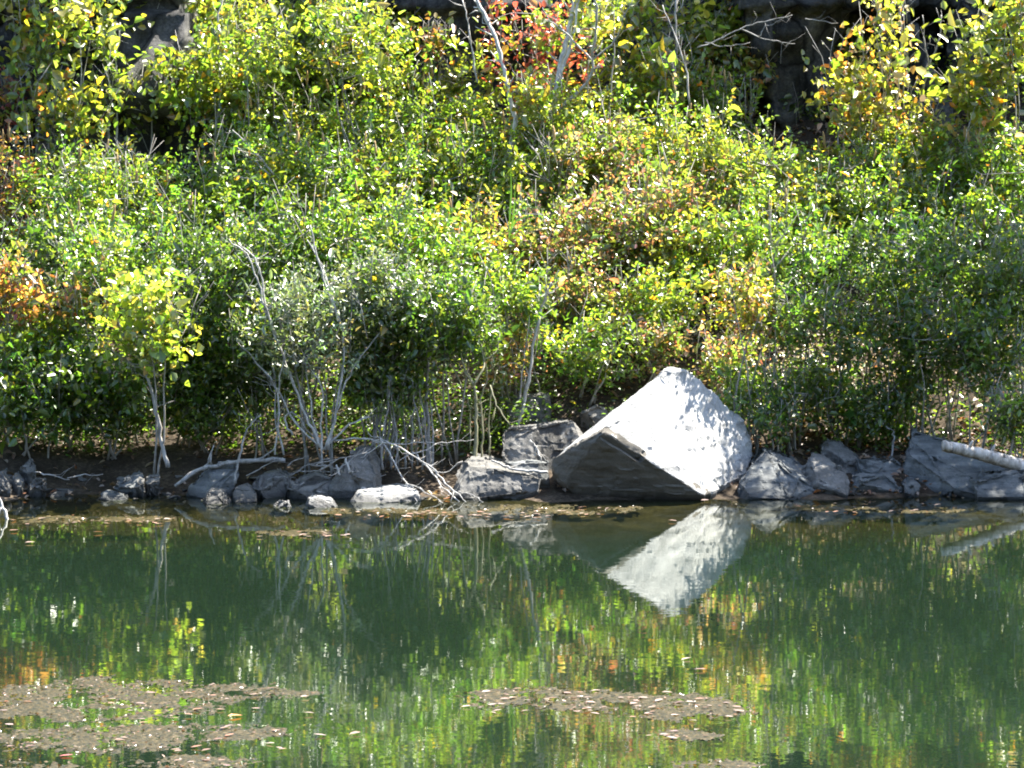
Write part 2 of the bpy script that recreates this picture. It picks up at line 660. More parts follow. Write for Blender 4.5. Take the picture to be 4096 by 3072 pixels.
def notch(bm, base):
    for v in bm.verts:
        w_ = v.co + base
        k = .5 * min(1, max(0, (w_.x - .95) / .35)) * (1 if v.normal.dot(bn) > .2 else 0)
        v.co += v.normal * k * (.022 * noise.fractal(w_ * 9, .8, 2.1, 4) + .012 * (noise.cell(w_ * 14) - .5))
    e = (bD - bA).normalized()
    up = bn.cross(e)
    if up.z < 0:
        up = -up
    for v in bm.verts:
        q = v.co + base - bA
        s = q.dot(e)
        u = q.dot(up)
        s0 = 0.315 + 0.18 * max(u, 0)
        if s < s0 and u < 0.30 and q.dot(bn) > -0.05:
            k = max(0.0, 1 - max(u, 0) / .30) * max(0.0, 1 - (s0 - s) / .40)
            v.co -= bn * 0.034 * k
            v.co += up * 0.030 * k * max(0.0, 1 - max(u, 0) / .10)


bp_ = [bA, bD, bB,
       P(2640, 1500, .36), P(2740, 1478, .48), P(2815, 1530, .52), P(2890, 1600, .58), P(2968, 1675, .6), P(3008, 1745, .62),
       P(3016, 1830, .58), P(2990, 1890, .40), P(2900, 1945, .12),
       P(2204, 1835, .05), P(2206, 1880, .04), P(2255, 1940, .0), P(2300, 1780, -.07),
       P(2420, 1978, -.02), P(2600, 1995, -.04), P(2790, 1996, -.05),
       (.30, .5, -.1), (.45, .9, .25), (1.0, 1.0, .55), (1.5, 1.05, .15), (1.45, .6, -.1), (.5, .1, -.12), (1.2, .02, -.12)]
rock(bp_, raw=True, label="huge pale sunlit boulder with one dark undercut face at the water's edge", material=M_boulder, seed=1, amp=.0085, bev=.014, res=.021, name="boulder", cat="boulder", post=notch)
bo = bpy.data.objects["boulder"]
bo.data.materials.append(M_brown)      # the undercut face takes a darker, browner granite
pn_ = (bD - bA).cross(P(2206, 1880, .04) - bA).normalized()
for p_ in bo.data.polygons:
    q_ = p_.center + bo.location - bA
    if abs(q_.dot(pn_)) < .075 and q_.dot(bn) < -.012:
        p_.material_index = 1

rocks = [
 # (points (px,py,Y), depth, label, material, amp)
 ([(2010, 1735, .55), (2040, 1715, .6), (2190, 1705, .62), (2310, 1683, .6), (2350, 1720, .55), (2340, 1840, .4), (2150, 1855, .38), (2020, 1840, .42)], .4, "pale grey flat-topped block just left of the huge boulder", M_rock),
 ([(2025, 1640, 1.1), (2060, 1580, 1.15), (2140, 1562, 1.15), (2205, 1580, 1.12), (2215, 1640, 1.05), (2160, 1705, .98), (2030, 1705, .98)], .35, "dark shaded rock behind the pale flat-topped block", M_rock),
 ([(2320, 1640, 1.0), (2370, 1620, 1.05), (2430, 1640, 1.05), (2440, 1690, 1.0), (2330, 1700, .95)], .3, "low dark rock tucked behind the huge boulder's left shoulder", M_rock),
 ([(1795, 1985, .0), (1840, 1860, .12), (1880, 1830, .2), (1960, 1838, .2), (2060, 1870, .12), (2165, 1912, .05), (2150, 1960, .0), (2060, 1995, -.03), (1900, 1998, -.04)], .45, "grey rock with a bright sunlit ridge left of the boulder at the waterline", M_rock),
 ([(2010, 1850, .2), (2100, 1845, .25), (2200, 1855, .2), (2200, 1920, .12), (2020, 1900, .15)], .3, "thin shaded slab wedged under the flat-topped block", M_rockb),
 ([(1310, 1955, .0), (1330, 1900, .08), (1400, 1820, .2), (1440, 1785, .3), (1500, 1785, .3), (1530, 1850, .2), (1535, 1950, .05), (1420, 1990, -.05), (1330, 1985, -.05)], .4, "dappled grey rock mound below the fallen dead branches", M_rock),
 ([(1205, 2035, -.45), (1220, 2000, -.4), (1270, 1982, -.35), (1330, 2000, -.38), (1352, 2040, -.5), (1280, 2050, -.5)], .22, "small white sunlit stone standing in the shallows", M_light),
 ([(1385, 2010, -.2), (1430, 1960, -.1), (1490, 1955, -.08), (1600, 1945, -.05), (1670, 1955, -.05), (1690, 1990, -.15), (1640, 2012, -.2), (1480, 2015, -.22)], .3, "long low pale rock with shadow patches at the foot of the mound", M_light),
 ([(1090, 2030, -.45), (1110, 2010, -.4), (1150, 2008, -.4), (1162, 2032, -.45), (1120, 2038, -.48)], .12, "tiny pale stone barely above the water", M_light),
 ([(800, 2000, -.15), (815, 1965, -.1), (850, 1952, -.05), (890, 1960, -.05), (920, 2000, -.15), (900, 2025, -.3), (830, 2022, -.3)], .2, "rough knobbly stone lit on its left side beside the shallows", M_rock),
 ([(918, 1995, -.1), (940, 1950, .0), (985, 1938, .03), (1020, 1970, -.03), (1030, 2010, -.2), (950, 2022, -.25)], .2, "knobbly grey stone next to the rough lit stone", M_rock),
 ([(740, 1960, .05), (780, 1920, .1), (850, 1870, .2), (940, 1865, .22), (960, 1900, .15), (900, 1960, .02), (800, 1985, -.05)], .35, "large sloping grey rock under the curved driftwood pole", M_rockb),
 ([(1010, 1940, .15), (1050, 1898, .24), (1120, 1888, .24), (1165, 1915, .18), (1150, 1975, .02), (1030, 1978, .0)], .3, "blue grey rock right of the leaning bleached stick", M_rock),
 ([(1130, 1965, .0), (1180, 1925, .14), (1260, 1900, .2), (1330, 1915, .15), (1345, 1985, -.05), (1180, 2000, -.1)], .3, "dim brownish rock left of the dappled mound", M_rock),
 ([(400, 2010, -.1), (400, 1975, -.02), (440, 1957, .03), (500, 1962, .03), (512, 2000, -.08), (470, 2012, -.12)], .18, "squarish shaded stone at the left waterline", M_rockb),
 ([(455, 1945, .12), (500, 1915, .2), (570, 1895, .25), (580, 1920, .2), (540, 1950, .1)], .25, "slanting dark slab left of the maple trunk's foot", M_rockb),
 ([(75, 1870, .3), (90, 1848, .35), (125, 1845, .35), (140, 1870, .3), (115, 1885, .27)], .15, "round dim stone high on the dark left shore", M_rock),
 ([(40, 1910, .15), (60, 1890, .2), (95, 1930, .12), (80, 1955, .05), (50, 1940, .1)], .15, "narrow leaning stone on the dark left shore", M_rock),
 ([(-40, 1960, .05), (-30, 1900, .15), (20, 1880, .2), (50, 1920, .12), (40, 1975, .0)], .25, "shadowed rock cut by the left edge of the picture", M_rock),
 ([(580, 1920, .15), (600, 1905, .2), (640, 1908, .2), (635, 1930, .13), (590, 1932, .12)], .12, "small pale stone beside the maple trunk's foot", M_rock),
 ([(540, 1945, .08), (556, 1912, .14), (575, 1918, .13), (575, 1945, .06)], .1, "small tan stone left of the maple trunk", M_rock),
 ([(110, 1935, .1), (140, 1918, .14), (180, 1925, .12), (175, 1942, .08), (120, 1948, .07)], .12, "flat purplish stone among the left shore litter", M_rock),
 # right of the boulder
 ([(3010, 1860, .25), (3060, 1806, .35), (3090, 1806, .36), (3200, 1855, .3), (3270, 1900, .2), (3290, 1985, .0), (3150, 2000, -.04), (2950, 1985, -.02), (2960, 1930, .1)], .5, "blue grey triangular rock touching the boulder's right side", M_rockb),
 ([(3195, 1850, .42), (3230, 1800, .5), (3290, 1820, .48), (3380, 1890, .3), (3400, 1930, .2), (3390, 1985, .0), (3280, 1995, -.03), (3250, 1900, .2)], .4, "rough crumbly rock right of the triangular rock", M_rock),
 ([(3270, 1800, .75), (3310, 1765, .8), (3370, 1765, .8), (3430, 1810, .72), (3465, 1895, .45), (3400, 1900, .45), (3330, 1850, .55)], .4, "dark rounded rock mound in shade above the right slabs", M_rock),
 ([(3430, 1845, .5), (3500, 1838, .52), (3600, 1842, .5), (3620, 1905, .35), (3560, 1925, .3), (3450, 1905, .35)], .4, "upper flat blue slab left of the big leaning slab", M_rockb),
 ([(3408, 1915, .2), (3440, 1902, .25), (3560, 1905, .22), (3612, 1925, .18), (3600, 1945, .12), (3480, 1955, .08), (3420, 1935, .12)], .35, "lower ledge stone overhanging the dark gap at the water", M_rockb),
 ([(3615, 1940, .15), (3640, 1918, .2), (3680, 1925, .18), (3680, 1960, .08), (3625, 1965, .06)], .2, "small block at the corner below the big leaning slab", M_rockb),
 ([(3612, 1870, .5), (3635, 1790, .58), (3655, 1730, .68), (3690, 1738, .68), (3800, 1770, .6), (4010, 1830, .45), (4140, 1880, .35), (4150, 1990, .0), (3960, 1992, .0), (3800, 1950, .12), (3690, 1920, .25), (3620, 1905, .32)], .55, "big pale leaning slab behind the weathered log", M_rockb),
 ([(3860, 1940, .04), (3930, 1890, .12), (4150, 1880, .12), (4160, 1990, -.06), (3880, 1990, -.04)], .3, "long shaded slab under the log at the right edge", M_rockb),
 ([(3560, 1850, .8), (3590, 1820, .85), (3620, 1840, .82), (3610, 1870, .75)], .2, "small dark stone beside the bent root", M_rock),
 # back rocks
 ([(-80, 620, 3.9), (-60, 560, 4.0), (40, 552, 4.0), (75, 600, 3.95), (50, 650, 3.8), (-60, 660, 3.8)], .5, "brown boulder at the left edge under the birch saplings", M_rock),
 ([(180, 610, 3.95), (230, 565, 4.1), (320, 555, 4.1), (390, 580, 4.05), (380, 620, 3.9), (220, 630, 3.9)], .5, "flat blue grey slab behind the left birch stems", M_rockb),
 ([(100, 740, 3.3), (150, 700, 3.45), (260, 690, 3.45), (290, 740, 3.3), (200, 775, 3.2)], .4, "low grey ledge above the orange shrub", M_rockb),
 ([(90, 930, 2.6), (150, 900, 2.7), (240, 905, 2.7), (250, 945, 2.55), (150, 970, 2.5)], .4, "low grey stone in the gap right of the orange shrub", M_rockb),
 ([(600, 770, 3.1), (660, 745, 3.2), (750, 750, 3.2), (760, 790, 3.1), (640, 800, 3.05)], .3, "dark stone in the clearing among the left shrubs", M_rock),
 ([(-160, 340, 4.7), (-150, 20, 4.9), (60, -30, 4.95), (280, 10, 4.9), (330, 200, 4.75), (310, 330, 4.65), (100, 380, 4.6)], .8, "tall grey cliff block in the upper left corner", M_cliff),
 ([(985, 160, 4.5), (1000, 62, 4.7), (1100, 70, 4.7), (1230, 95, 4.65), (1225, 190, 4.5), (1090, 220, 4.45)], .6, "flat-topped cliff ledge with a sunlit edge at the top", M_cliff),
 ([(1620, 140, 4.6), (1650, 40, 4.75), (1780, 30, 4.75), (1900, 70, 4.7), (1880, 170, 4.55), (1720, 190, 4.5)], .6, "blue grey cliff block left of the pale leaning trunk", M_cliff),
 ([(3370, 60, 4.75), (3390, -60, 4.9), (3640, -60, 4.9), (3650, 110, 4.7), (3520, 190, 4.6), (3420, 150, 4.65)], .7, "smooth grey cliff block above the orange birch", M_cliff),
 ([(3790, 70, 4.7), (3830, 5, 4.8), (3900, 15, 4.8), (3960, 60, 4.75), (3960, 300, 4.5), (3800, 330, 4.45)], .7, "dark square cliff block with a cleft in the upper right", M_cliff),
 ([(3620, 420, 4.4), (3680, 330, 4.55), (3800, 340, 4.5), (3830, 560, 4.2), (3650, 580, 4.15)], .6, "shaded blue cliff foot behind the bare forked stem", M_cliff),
]
for i, (pts, dep, lab, mm) in enumerate(rocks):
    big = max(q[0] for q in pts) - min(q[0] for q in pts)
    rock(pts, dep, lab, mm, seed=i + 2, amp=0.012 if big > 150 else 0.009, bev=0.007 if big > 150 else 0.006, res=0.022 if big > 150 else 0.014)

# pebbles scattered on the dark shore: each one a stone
for i in range(82):
    px = rng.uniform(0, 1900) if i < 66 else rng.uniform(3000, 3500)
    Y = rng.uniform(-0.05, 0.55)
    x = (px - 2048) / F * (25 + Y)
    s = rng.uniform(.014, .034) * (1.7 if rng.uniform() < .25 else 1)
    z = terr(x, Y)
    pts = [Vector((x, Y, z)) + Vector(rng.standard_normal(3) * np.array([s, s * .8, s * .55])) for _ in range(9)]
    bm = bmesh.new()
    for v in pts:
        bm.verts.new(v - Vector((x, Y, z)))
    r = bmesh.ops.convex_hull(bm, input=bm.verts)
    junk = [e for e in r["geom_interior"] if isinstance(e, bmesh.types.BMVert)]
    if junk:
        bmesh.ops.delete(bm, geom=junk, context='VERTS')
    bmesh.ops.bevel(bm, geom=list(bm.edges), offset=.004, segments=1, affect='EDGES')
    me = bpy.data.meshes.new("pebble")
    bm.to_mesh(me)
    bm.free()
    o = link("pebble", me, M_rock)
    o.location = (x, Y, z)
    if px < 2000:
        tag(o, "small grey pebble lying on the dark left shore", "pebble", "pebbles on the left shore")
    else:
        tag(o, "small grey pebble lying above the right-hand rocks", "pebble", "pebbles above the right rocks")

# ------------------------------------------------------------------ foliage
PAL = {
 'G':  [(5, (.098, .160, .018)), (3, (.135, .190, .020)), (1, (.060, .115, .012)), (.3, (.27, .22, .015)), (.12, (.26, .11, .02))],
 'YG': [(5, (.150, .192, .024)), (3, (.108, .162, .020)), (1.2, (.20, .210, .030)), (.35, (.29, .24, .015)), (.15, (.30, .13, .02))],
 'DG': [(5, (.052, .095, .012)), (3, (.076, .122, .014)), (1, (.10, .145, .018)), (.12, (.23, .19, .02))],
 'LM': [(4, (.16, .21, .025)), (2, (.19, .21, .03)), (2.5, (.11, .165, .02)), (.6, (.32, .22, .07))],
 'BI': [(5, (.155, .192, .026)), (2.2, (.215, .220, .032)), (2.4, (.110, .160, .024)), (.7, (.31, .25, .02)), (.42, (.36, .14, .02)), (.5, (.30, .29, .16))],
 'BO': [(4, (.165, .19, .03)), (2, (.22, .215, .02)), (1.9, (.30, .135, .03)), (1.3, (.36, .28, .18)), (1.4, (.10, .15, .015))],
 'OR': [(2.4, (.25, .115, .035)), (2, (.22, .16, .035)), (3.2, (.13, .165, .02)), (.9, (.21, .065, .03))],
 'RD': [(3.6, (.24, .040, .034)), (2.8, (.14, .038, .032)), (1.0, (.25, .12, .04)), (3.5, (.12, .16, .015)), (1.0, (.30, .25, .05))],
 'BR': [(2.4, (.21, .125, .075)), (.9, (.20, .075, .05)), (4, (.13, .165, .03)), (4, (.105, .155, .025)), (.5, (.28, .14, .05)), (.9, (.29, .23, .09)), (.4, (.22, .09, .08))],
 'GW': [(4, (.13, .170, .060)), (2, (.17, .20, .080)), (2, (.08, .12, .035))],
}


def pick(pal, n, jit=.22):
    w = np.array([q[0] for q in PAL[pal]], dtype=float)
    c = np.array([q[1] for q in PAL[pal]])
    i = rng.choice(len(w), n, p=w / w.sum())
    return c[i] * np.exp(rng.standard_normal((n, 1)) * jit) * np.exp(rng.standard_normal((n, 3)) * .06)


def foliage(clusters, twigdirs, per, L, pal, spread=.035, tl=.14, up=.75, aspect=.58, nvar=.55):
    """leaf clumps: clusters (k,3) centres, per leaves each"""
    k = len(clusters)
    n = k * per
    ci = np.repeat(np.arange(k), per)
    t = rng.uniform(-.5, .5, n)[:, None]
    tw = twigdirs[ci]
    p = clusters[ci] + tw * t * tl + rng.standard_normal((n, 3)) * spread
    nn = rng.standard_normal((n, 3)) * nvar + np.array([0, 0, up])
    d = tw * .5 + rng.standard_normal((n, 3)) * .7 + np.array([0, 0, -.25])
    LL = L * np.exp(rng.standard_normal(n) * .34)
    col = pick(pal, n) * np.exp(rng.standard_normal(k) * .20)[ci][:, None] * np.exp(rng.standard_normal((k, 3)) * np.array([.14, .05, .10]))[ci]
    return leaf_arrays(p, d, nn, LL, LL * aspect * np.exp(rng.standard_normal(n) * .12), col)


SPIKE = None


def spike_mesh():
    t = Tubes()
    h = .085
    zz = np.linspace(0, h, 6)
    t.add(np.stack([0 * zz, 0 * zz, zz], 1), [.003, .0065, .0075, .0065, .005, .002], 6, .15)
    return t.mesh("seed_head")


def shrub(px, py, rx, ry, pal, L, label, h=.42, dens=1.0, name="shrub", cat="shrub", spikes=0, Y=None, aspect=.58, stems=4, material=None, group=None, trunk_paths=None, trunk_mat=None, up=.75, bare=False, cluster_size=1.0, barkm=None, lowcut=-.75, per=26, spread=None):
    if Y is None:
        Y = solveY(px, py, h)
    C = np.array(P(px, py, Y))
    m_px = (25 + Y) / F
    Rx, Rz = rx * m_px, ry * m_px
    Ry = min(.9 * (Rx + Rz) / 2, .55)
    bx, by = C[0] + rng.uniform(-.2, .2) * Rx, Y + .05
    base = np.array([bx, by, terr(bx, by) - .02])
    root = bpy.data.objects.new(name, None)
    COL.objects.link(root)
    root.location = base
    root.empty_display_size = .1
    tag(root, label, cat, group or None)
    # number of leaf clumps from area
    cs = cluster_size
    leafA = (L / m_px) ** 2 * aspect * .62
    need = math.pi * rx * ry * 2.3 * dens / (leafA * .62)
    k = max(6, int(need / per))
    v = rng.standard_normal((k * 3, 3))
    v = nrmz(v) * (rng.uniform(0, 1, (k * 3, 1)) ** .42)
    v = v[v[:, 2] > lowcut][:k]
    # lumpy outline
    lump = np.array([noise.noise(Vector(q * 1.7) + Vector((px * .01, py * .01, 0))) for q in v])
    v = v * (1 + .45 * lump[:, None])
    cl = C + v * np.array([Rx, Ry, Rz])
    sh = rng.uniform(0, 1, k) < .12
    cl[sh, 2] += rng.uniform(.3, .9, sh.sum()) * Rz * .6
    cl[:, 0] += rng.standard_normal(k) * Rx * .12
    for q in cl:            # keep clear of the ground
        gz = terr(q[0], q[1]) + .03
        if q[2] < gz:
            q[2] = gz + rng.uniform(0, .05)
    td = nrmz(v * .7 + np.array([.05, -.1, .9]) + rng.standard_normal((k, 3)) * .5)
    tl = min(.32, max(.14, L * 5.5)) * cs
    Vv, Ff, Cc = foliage(cl - base, td, per, L, pal, spread=(spread or L * 1.05) * cs, tl=tl, up=up, aspect=aspect)
    link("foliage", np_mesh("foliage", Vv, Ff, Cc), material or M_leaf, root)
    # woody framework
    tb = Tubes()
    heads = []
    for s in range(stems):
        a = rng.uniform(-1, 1, 3)
        top = C + a * np.array([Rx, Ry, Rz]) * .7 + np.array([0, 0, Rz * .3])
        b0 = base + np.array([rng.uniform(-.1, .1), rng.uniform(-.06, .06), 0])
        mid = (b0 + top) / 2 + rng.standard_normal(3) * .05
        path = smooth_path([b0 - base, mid - base, top - base], 4, .006)
        r0 = rng.uniform(.006, .010)
        tb.add(path, np.linspace(r0, r0 * .35, len(path)), 5)
        heads.append(path)
    allp = np.vstack(heads)
    for q, dd in zip(cl[:: 2], td[:: 2]):
        e = q - base
        j = np.argmin(((allp - e) ** 2).sum(1) + .5 * np.maximum(0, allp[:, 2] - e[2]))
        a = allp[j]
        mid = (a + e) / 2 + np.array([0, 0, -.02]) + rng.standard_normal(3) * .015
        tb.add(np.array([a, mid, e - dd * tl * .3, e + dd * tl * .5]), [.0035, .003, .0022, .001], 4)
    for s in range(7):
        a = rng.uniform(-.9, .9)
        q0 = C - base + np.array([a * Rx, rng.uniform(-.7, .2) * Ry, rng.uniform(-.3, .4) * Rz])
        le = rng.uniform(.7, 1.1) * Rz + .05
        lean = rng.standard_normal(3) * .16
        q1 = q0 + np.array([lean[0], lean[1] * .5, 1]) * le * .5
        q2 = q0 + np.array([lean[0] * 1.6, lean[1], .95]) * le
        tb.add(np.array([q0, q1, q2]), [.0036, .0026, .0012], 4)
        dd = nrmz(np.array([rng.choice([-1, 1]) * .6, -.2, .7]))
        tb.add(np.array([q1, q1 + dd * .05, q1 + dd * .11]), [.002, .0016, .001], 4)
    link("branchwork", tb.mesh("branchwork"), barkm or M_twig, root)
    if trunk_paths:
        for (pp, Y0, Y1, r0, r1, mt) in trunk_paths:
            me = stick_mesh("trunk", pp, Y0, Y1, r0, r1)
            me.transform(__import__("mathutils").Matrix.Translation(-Vector(base)))
            link("trunk" if r0 > .009 else "branch", me, mt, root)
    global SPIKE
    for s in range(spikes):
        if SPIKE is None:
            SPIKE = spike_mesh()
            SPIKE.materials.append(M_spike)
        a = rng.uniform(-1, 1)
        q = C + np.array([a * Rx * .95, rng.uniform(-.6, .3) * Ry, Rz * math.sqrt(max(0, 1 - a * a)) * rng.uniform(.75, 1.1)]) - base
        o = bpy.data.objects.new("seed_head", SPIKE)
        COL.objects.link(o)
        o.parent = root
        o.location = q
        o.scale = [rng.uniform(.8, 1.35)] * 3
        o.rotation_euler = (rng.uniform(-.2, .2), rng.uniform(-.25, .25), rng.uniform(0, 6))
    return root


S = .033      # small shrub leaves
B = .060      # birch leaves
BIRCH = dict(name="birch_sapling", cat="sapling", stems=2, h=.75, barkm=M_bark, up=.45, aspect=.66, per=18, cluster_size=1.15, lowcut=-1.1)

# ---- saplings along the top
shrub(130, 120, 210, 190, 'BI', B, "sparse birch sapling in front of the tall grey cliff block", Y=3.35, dens=.55, **BIRCH)
shrub(300, 60, 180, 150, 'BI', B, "yellow birch top at the upper edge between two grey cliff faces", Y=3.4, dens=.6, **BIRCH)
shrub(1080, 90, 170, 110, 'YG', .042, "thin green sapling top before the sunlit ledge edge", dens=.45, h=.8, stems=2)
shrub(2640, 280, 150, 110, 'BI', .05, "low birch spray between two pale stems right of the red maple", dens=.6, **BIRCH)
shrub(470, 130, 270, 220, 'BI', B, "yellowing birch sapling with orange leaves above the paired pale stems", dens=.95, trunk_paths=[
    ([(430, 740), (432, 560), (440, 400), (436, 250), (450, 60)], 3.4, 3.6, .011, .005, M_bark), ([(470, 720), (464, 560), (470, 420), (466, 250), (480, 90)], 3.45, 3.6, .010, .005, M_bark)], **BIRCH)
shrub(800, 110, 260, 180, 'BI', B, "bushy yellow birch sapling left of the sunlit cliff ledge", dens=.9, trunk_paths=[([(860, 560), (880, 350), (870, 150), (890, -40)], 3.5, 3.7, .010, .005, M_bark)], **BIRCH)
shrub(250, 440, 230, 150, 'BI', B * .95, "drooping birch sapling over the flat blue grey slab", dens=.6, trunk_paths=[
    ([(320, 640), (295, 560), (240, 470), (225, 400)], 3.5, 3.5, .009, .004, M_bark), ([(315, 640), (290, 540), (292, 440), (280, 340)], 3.5, 3.6, .009, .004, M_bark), ([(270, 620), (215, 540), (170, 470)], 3.5, 3.45, .007, .004, M_pale)], **BIRCH)
shrub(600, 400, 240, 120, 'YG', B * .9, "light green birch sapling around the paired pale stems", dens=.9, **BIRCH)
shrub(930, 330, 230, 200, 'YG', .044, "green birch sapling below the flat-topped ledge", dens=1.0, **BIRCH)
shrub(1230, 260, 230, 190, 'YG', .038, "tall fresh green bush right of the flat-topped ledge", dens=.95, h=.6, stems=3)
shrub(1560, 130, 150, 170, 'YG', .038, "narrow upright bush beside the blue grey cliff block", dens=.8, h=.7, stems=3)
shrub(1360, 60, 170, 130, 'YG', .042, "leafy sapling top touching the upper edge left of centre", dens=.8, h=.9, stems=2, Y=4.0)
shrub(1440, 170, 210, 190, 'YG', .042, "tall sunlit sapling right of the flat-topped ledge's bright edge", dens=.6, Y=3.3, name="sapling", cat="sapling", stems=3)
shrub(2370, 60, 130, 110, 'BI', .05, "small birch spray behind the red maple's right limb", dens=.55, Y=3.4, stems=2)
shrub(1040, 200, 150, 130, 'YG', .042, "airy green sapling crown across the face of the flat-topped ledge", dens=.5, Y=3.3, stems=2)
shrub(1500, 390, 240, 160, 'YG', .036, "rounded yellow green bush below the narrow upright bush", dens=1.0, h=.5, spikes=3)
shrub(1850, 330, 140, 150, 'BI', .044, "thin sapling with orange tips left of the pale leaning trunk", dens=.55, Y=3.85, name="maple_sapling", cat="sapling", trunk_paths=[
    ([(2020, 800), (2035, 640), (2062, 480), (2035, 380), (2008, 250), (1968, 120), (1920, 30), (1895, -70)], 3.15, 3.35, 0.019, .012, M_white), ([(1910, 330), (1890, 210), (1872, 90), (1850, 0)], 3.4, 3.5, .007, .004, M_pale)])
shrub(1730, 160, 90, 50, 'OR', .045, "small spray of orange leaves against the blue grey cliff block", dens=.4, Y=3.6, name="maple_sapling", cat="sapling", stems=1)
shrub(2150, 230, 240, 250, 'RD', .048, "red-leaved maple sapling with a forked grey trunk", dens=.40, Y=3.7, name="red_maple", cat="sapling", trunk_paths=[
    ([(2170, 780), (2185, 600), (2205, 470), (2232, 310), (2258, 200), (2285, 90), (2305, -40)], 3.2, 3.4, .025, .017, M_white),
    ([(2236, 330), (2262, 240), (2298, 120), (2312, 20), (2330, -50)], 3.25, 3.25, .012, .008, M_white),
    ([(2195, 470), (2290, 390), (2360, 310), (2372, 220), (2385, 100), (2380, -40)], 3.3, 3.1, .016, .007, M_bark),
    ([(2365, 240), (2310, 180), (2250, 120), (2200, 85), (2170, 30)], 3.1, 3.05, .008, .003, M_pale),
    ([(2370, 240), (2460, 160), (2490, 80), (2530, 0)], 3.1, 3.2, .006, .003, M_dead)])
shrub(2140, 390, 130, 90, 'BI', .046, "low spray of yellow and red leaves at the red maple's foot", dens=.6, Y=3.0, stems=2)
shrub(2470, 110, 170, 170, 'BI', .05, "birch sapling with mixed yellow and red leaves right of the red maple", dens=.75, trunk_paths=[([(2700, 480), (2700, 350), (2706, 200), (2702, 60), (2710, -40)], 3.5, 3.6, .010, .006, M_bark)], **BIRCH)
shrub(2780, 110, 210, 180, 'BI', B, "yellow green birch sapling beside the bare dead twigs", dens=.8, trunk_paths=[
    ([(2760, 420), (2740, 260), (2690, 120), (2650, 20)], 3.4, 3.6, .008, .004, M_bark), ([(2790, 190), (2870, 160), (2960, 115), (3060, 85), (3170, 60)], 3.3, 3.2, .006, .0025, M_dead), ([(2960, 115), (3040, 150), (3110, 165), (3180, 175)], 3.25, 3.2, .005, .002, M_dead), ([(3040, 150), (3060, 110), (3120, 80)], 3.2, 3.2, .004, .002, M_dead), ([(2820, 170), (2900, 185), (3000, 170)], 3.25, 3.2, .004, .002, M_dead), ([(3220, 75), (3260, 80), (3350, 92)], 3.3, 3.3, .005, .002, M_dead)], **BIRCH)
shrub(2990, 60, 150, 110, 'BI', B, "birch top with pale glinting leaves left of the dark cliff hollow", dens=.7, **BIRCH)
shrub(2960, 270, 190, 70, 'BO', .042, "arching orange tipped bush jutting into the dark cliff hollow", dens=.8, h=.5, spikes=4)
shrub(3470, 350, 200, 240, 'BO', .054, "open orange flecked birch sapling against the dark cliff", Y=3.25, dens=.55, trunk_paths=[
    ([(3580, 700), (3588, 500), (3592, 320), (3606, 150), (3598, 20), (3600, -60)], 3.3, 3.5, .010, .006, M_bark),
    ([(3555, 640), (3552, 480), (3530, 330), (3518, 200)], 3.4, 3.5, .007, .003, M_bark)], **BIRCH)
t_ = shrub(3680, 520, 150, 110, 'BO', .05, "low birch sapling with orange leaves under the bare forked stem", Y=3.25, dens=.5, trunk_paths=[
    ([(3650, 640), (3680, 410), (3718, 270), (3758, 150), (3765, 60)], 3.3, 3.5, .008, .004, M_dead), ([(3718, 270), (3700, 170), (3690, 60)], 3.4, 3.45, .006, .003, M_dead)], **BIRCH)
shrub(3940, 330, 150, 260, 'BI', B, "tall leafy birch sapling near the upper right corner", Y=3.25, dens=.85, trunk_paths=[([(3950, 660), (3938, 490), (3924, 330), (3930, 150), (3940, 0)], 3.3, 3.5, .009, .005, M_bark)], **BIRCH)
shrub(4080, 70, 120, 170, 'BI', B, "yellow birch crown cut by the upper right corner", Y=3.25, dens=.9, **BIRCH)
shrub(3560, 90, 90, 90, 'BO', .05, "thin birch top hanging before the smooth grey cliff block", Y=3.25, dens=.5, **BIRCH)
shrub(3250, 250, 170, 190, 'DG', .045, "shaded dark green shrub deep in the cliff hollow", dens=.6, Y=4.7, stems=3)
shrub(3330, 480, 170, 120, 'DG', .04, "dim twiggy shrub at the foot of the cliff hollow", dens=.45, Y=4.5, stems=3)
shrub(10, 420, 90, 110, 'RD', .045, "crimson shrub half out of the left edge", dens=.6, Y=3.7, stems=2)

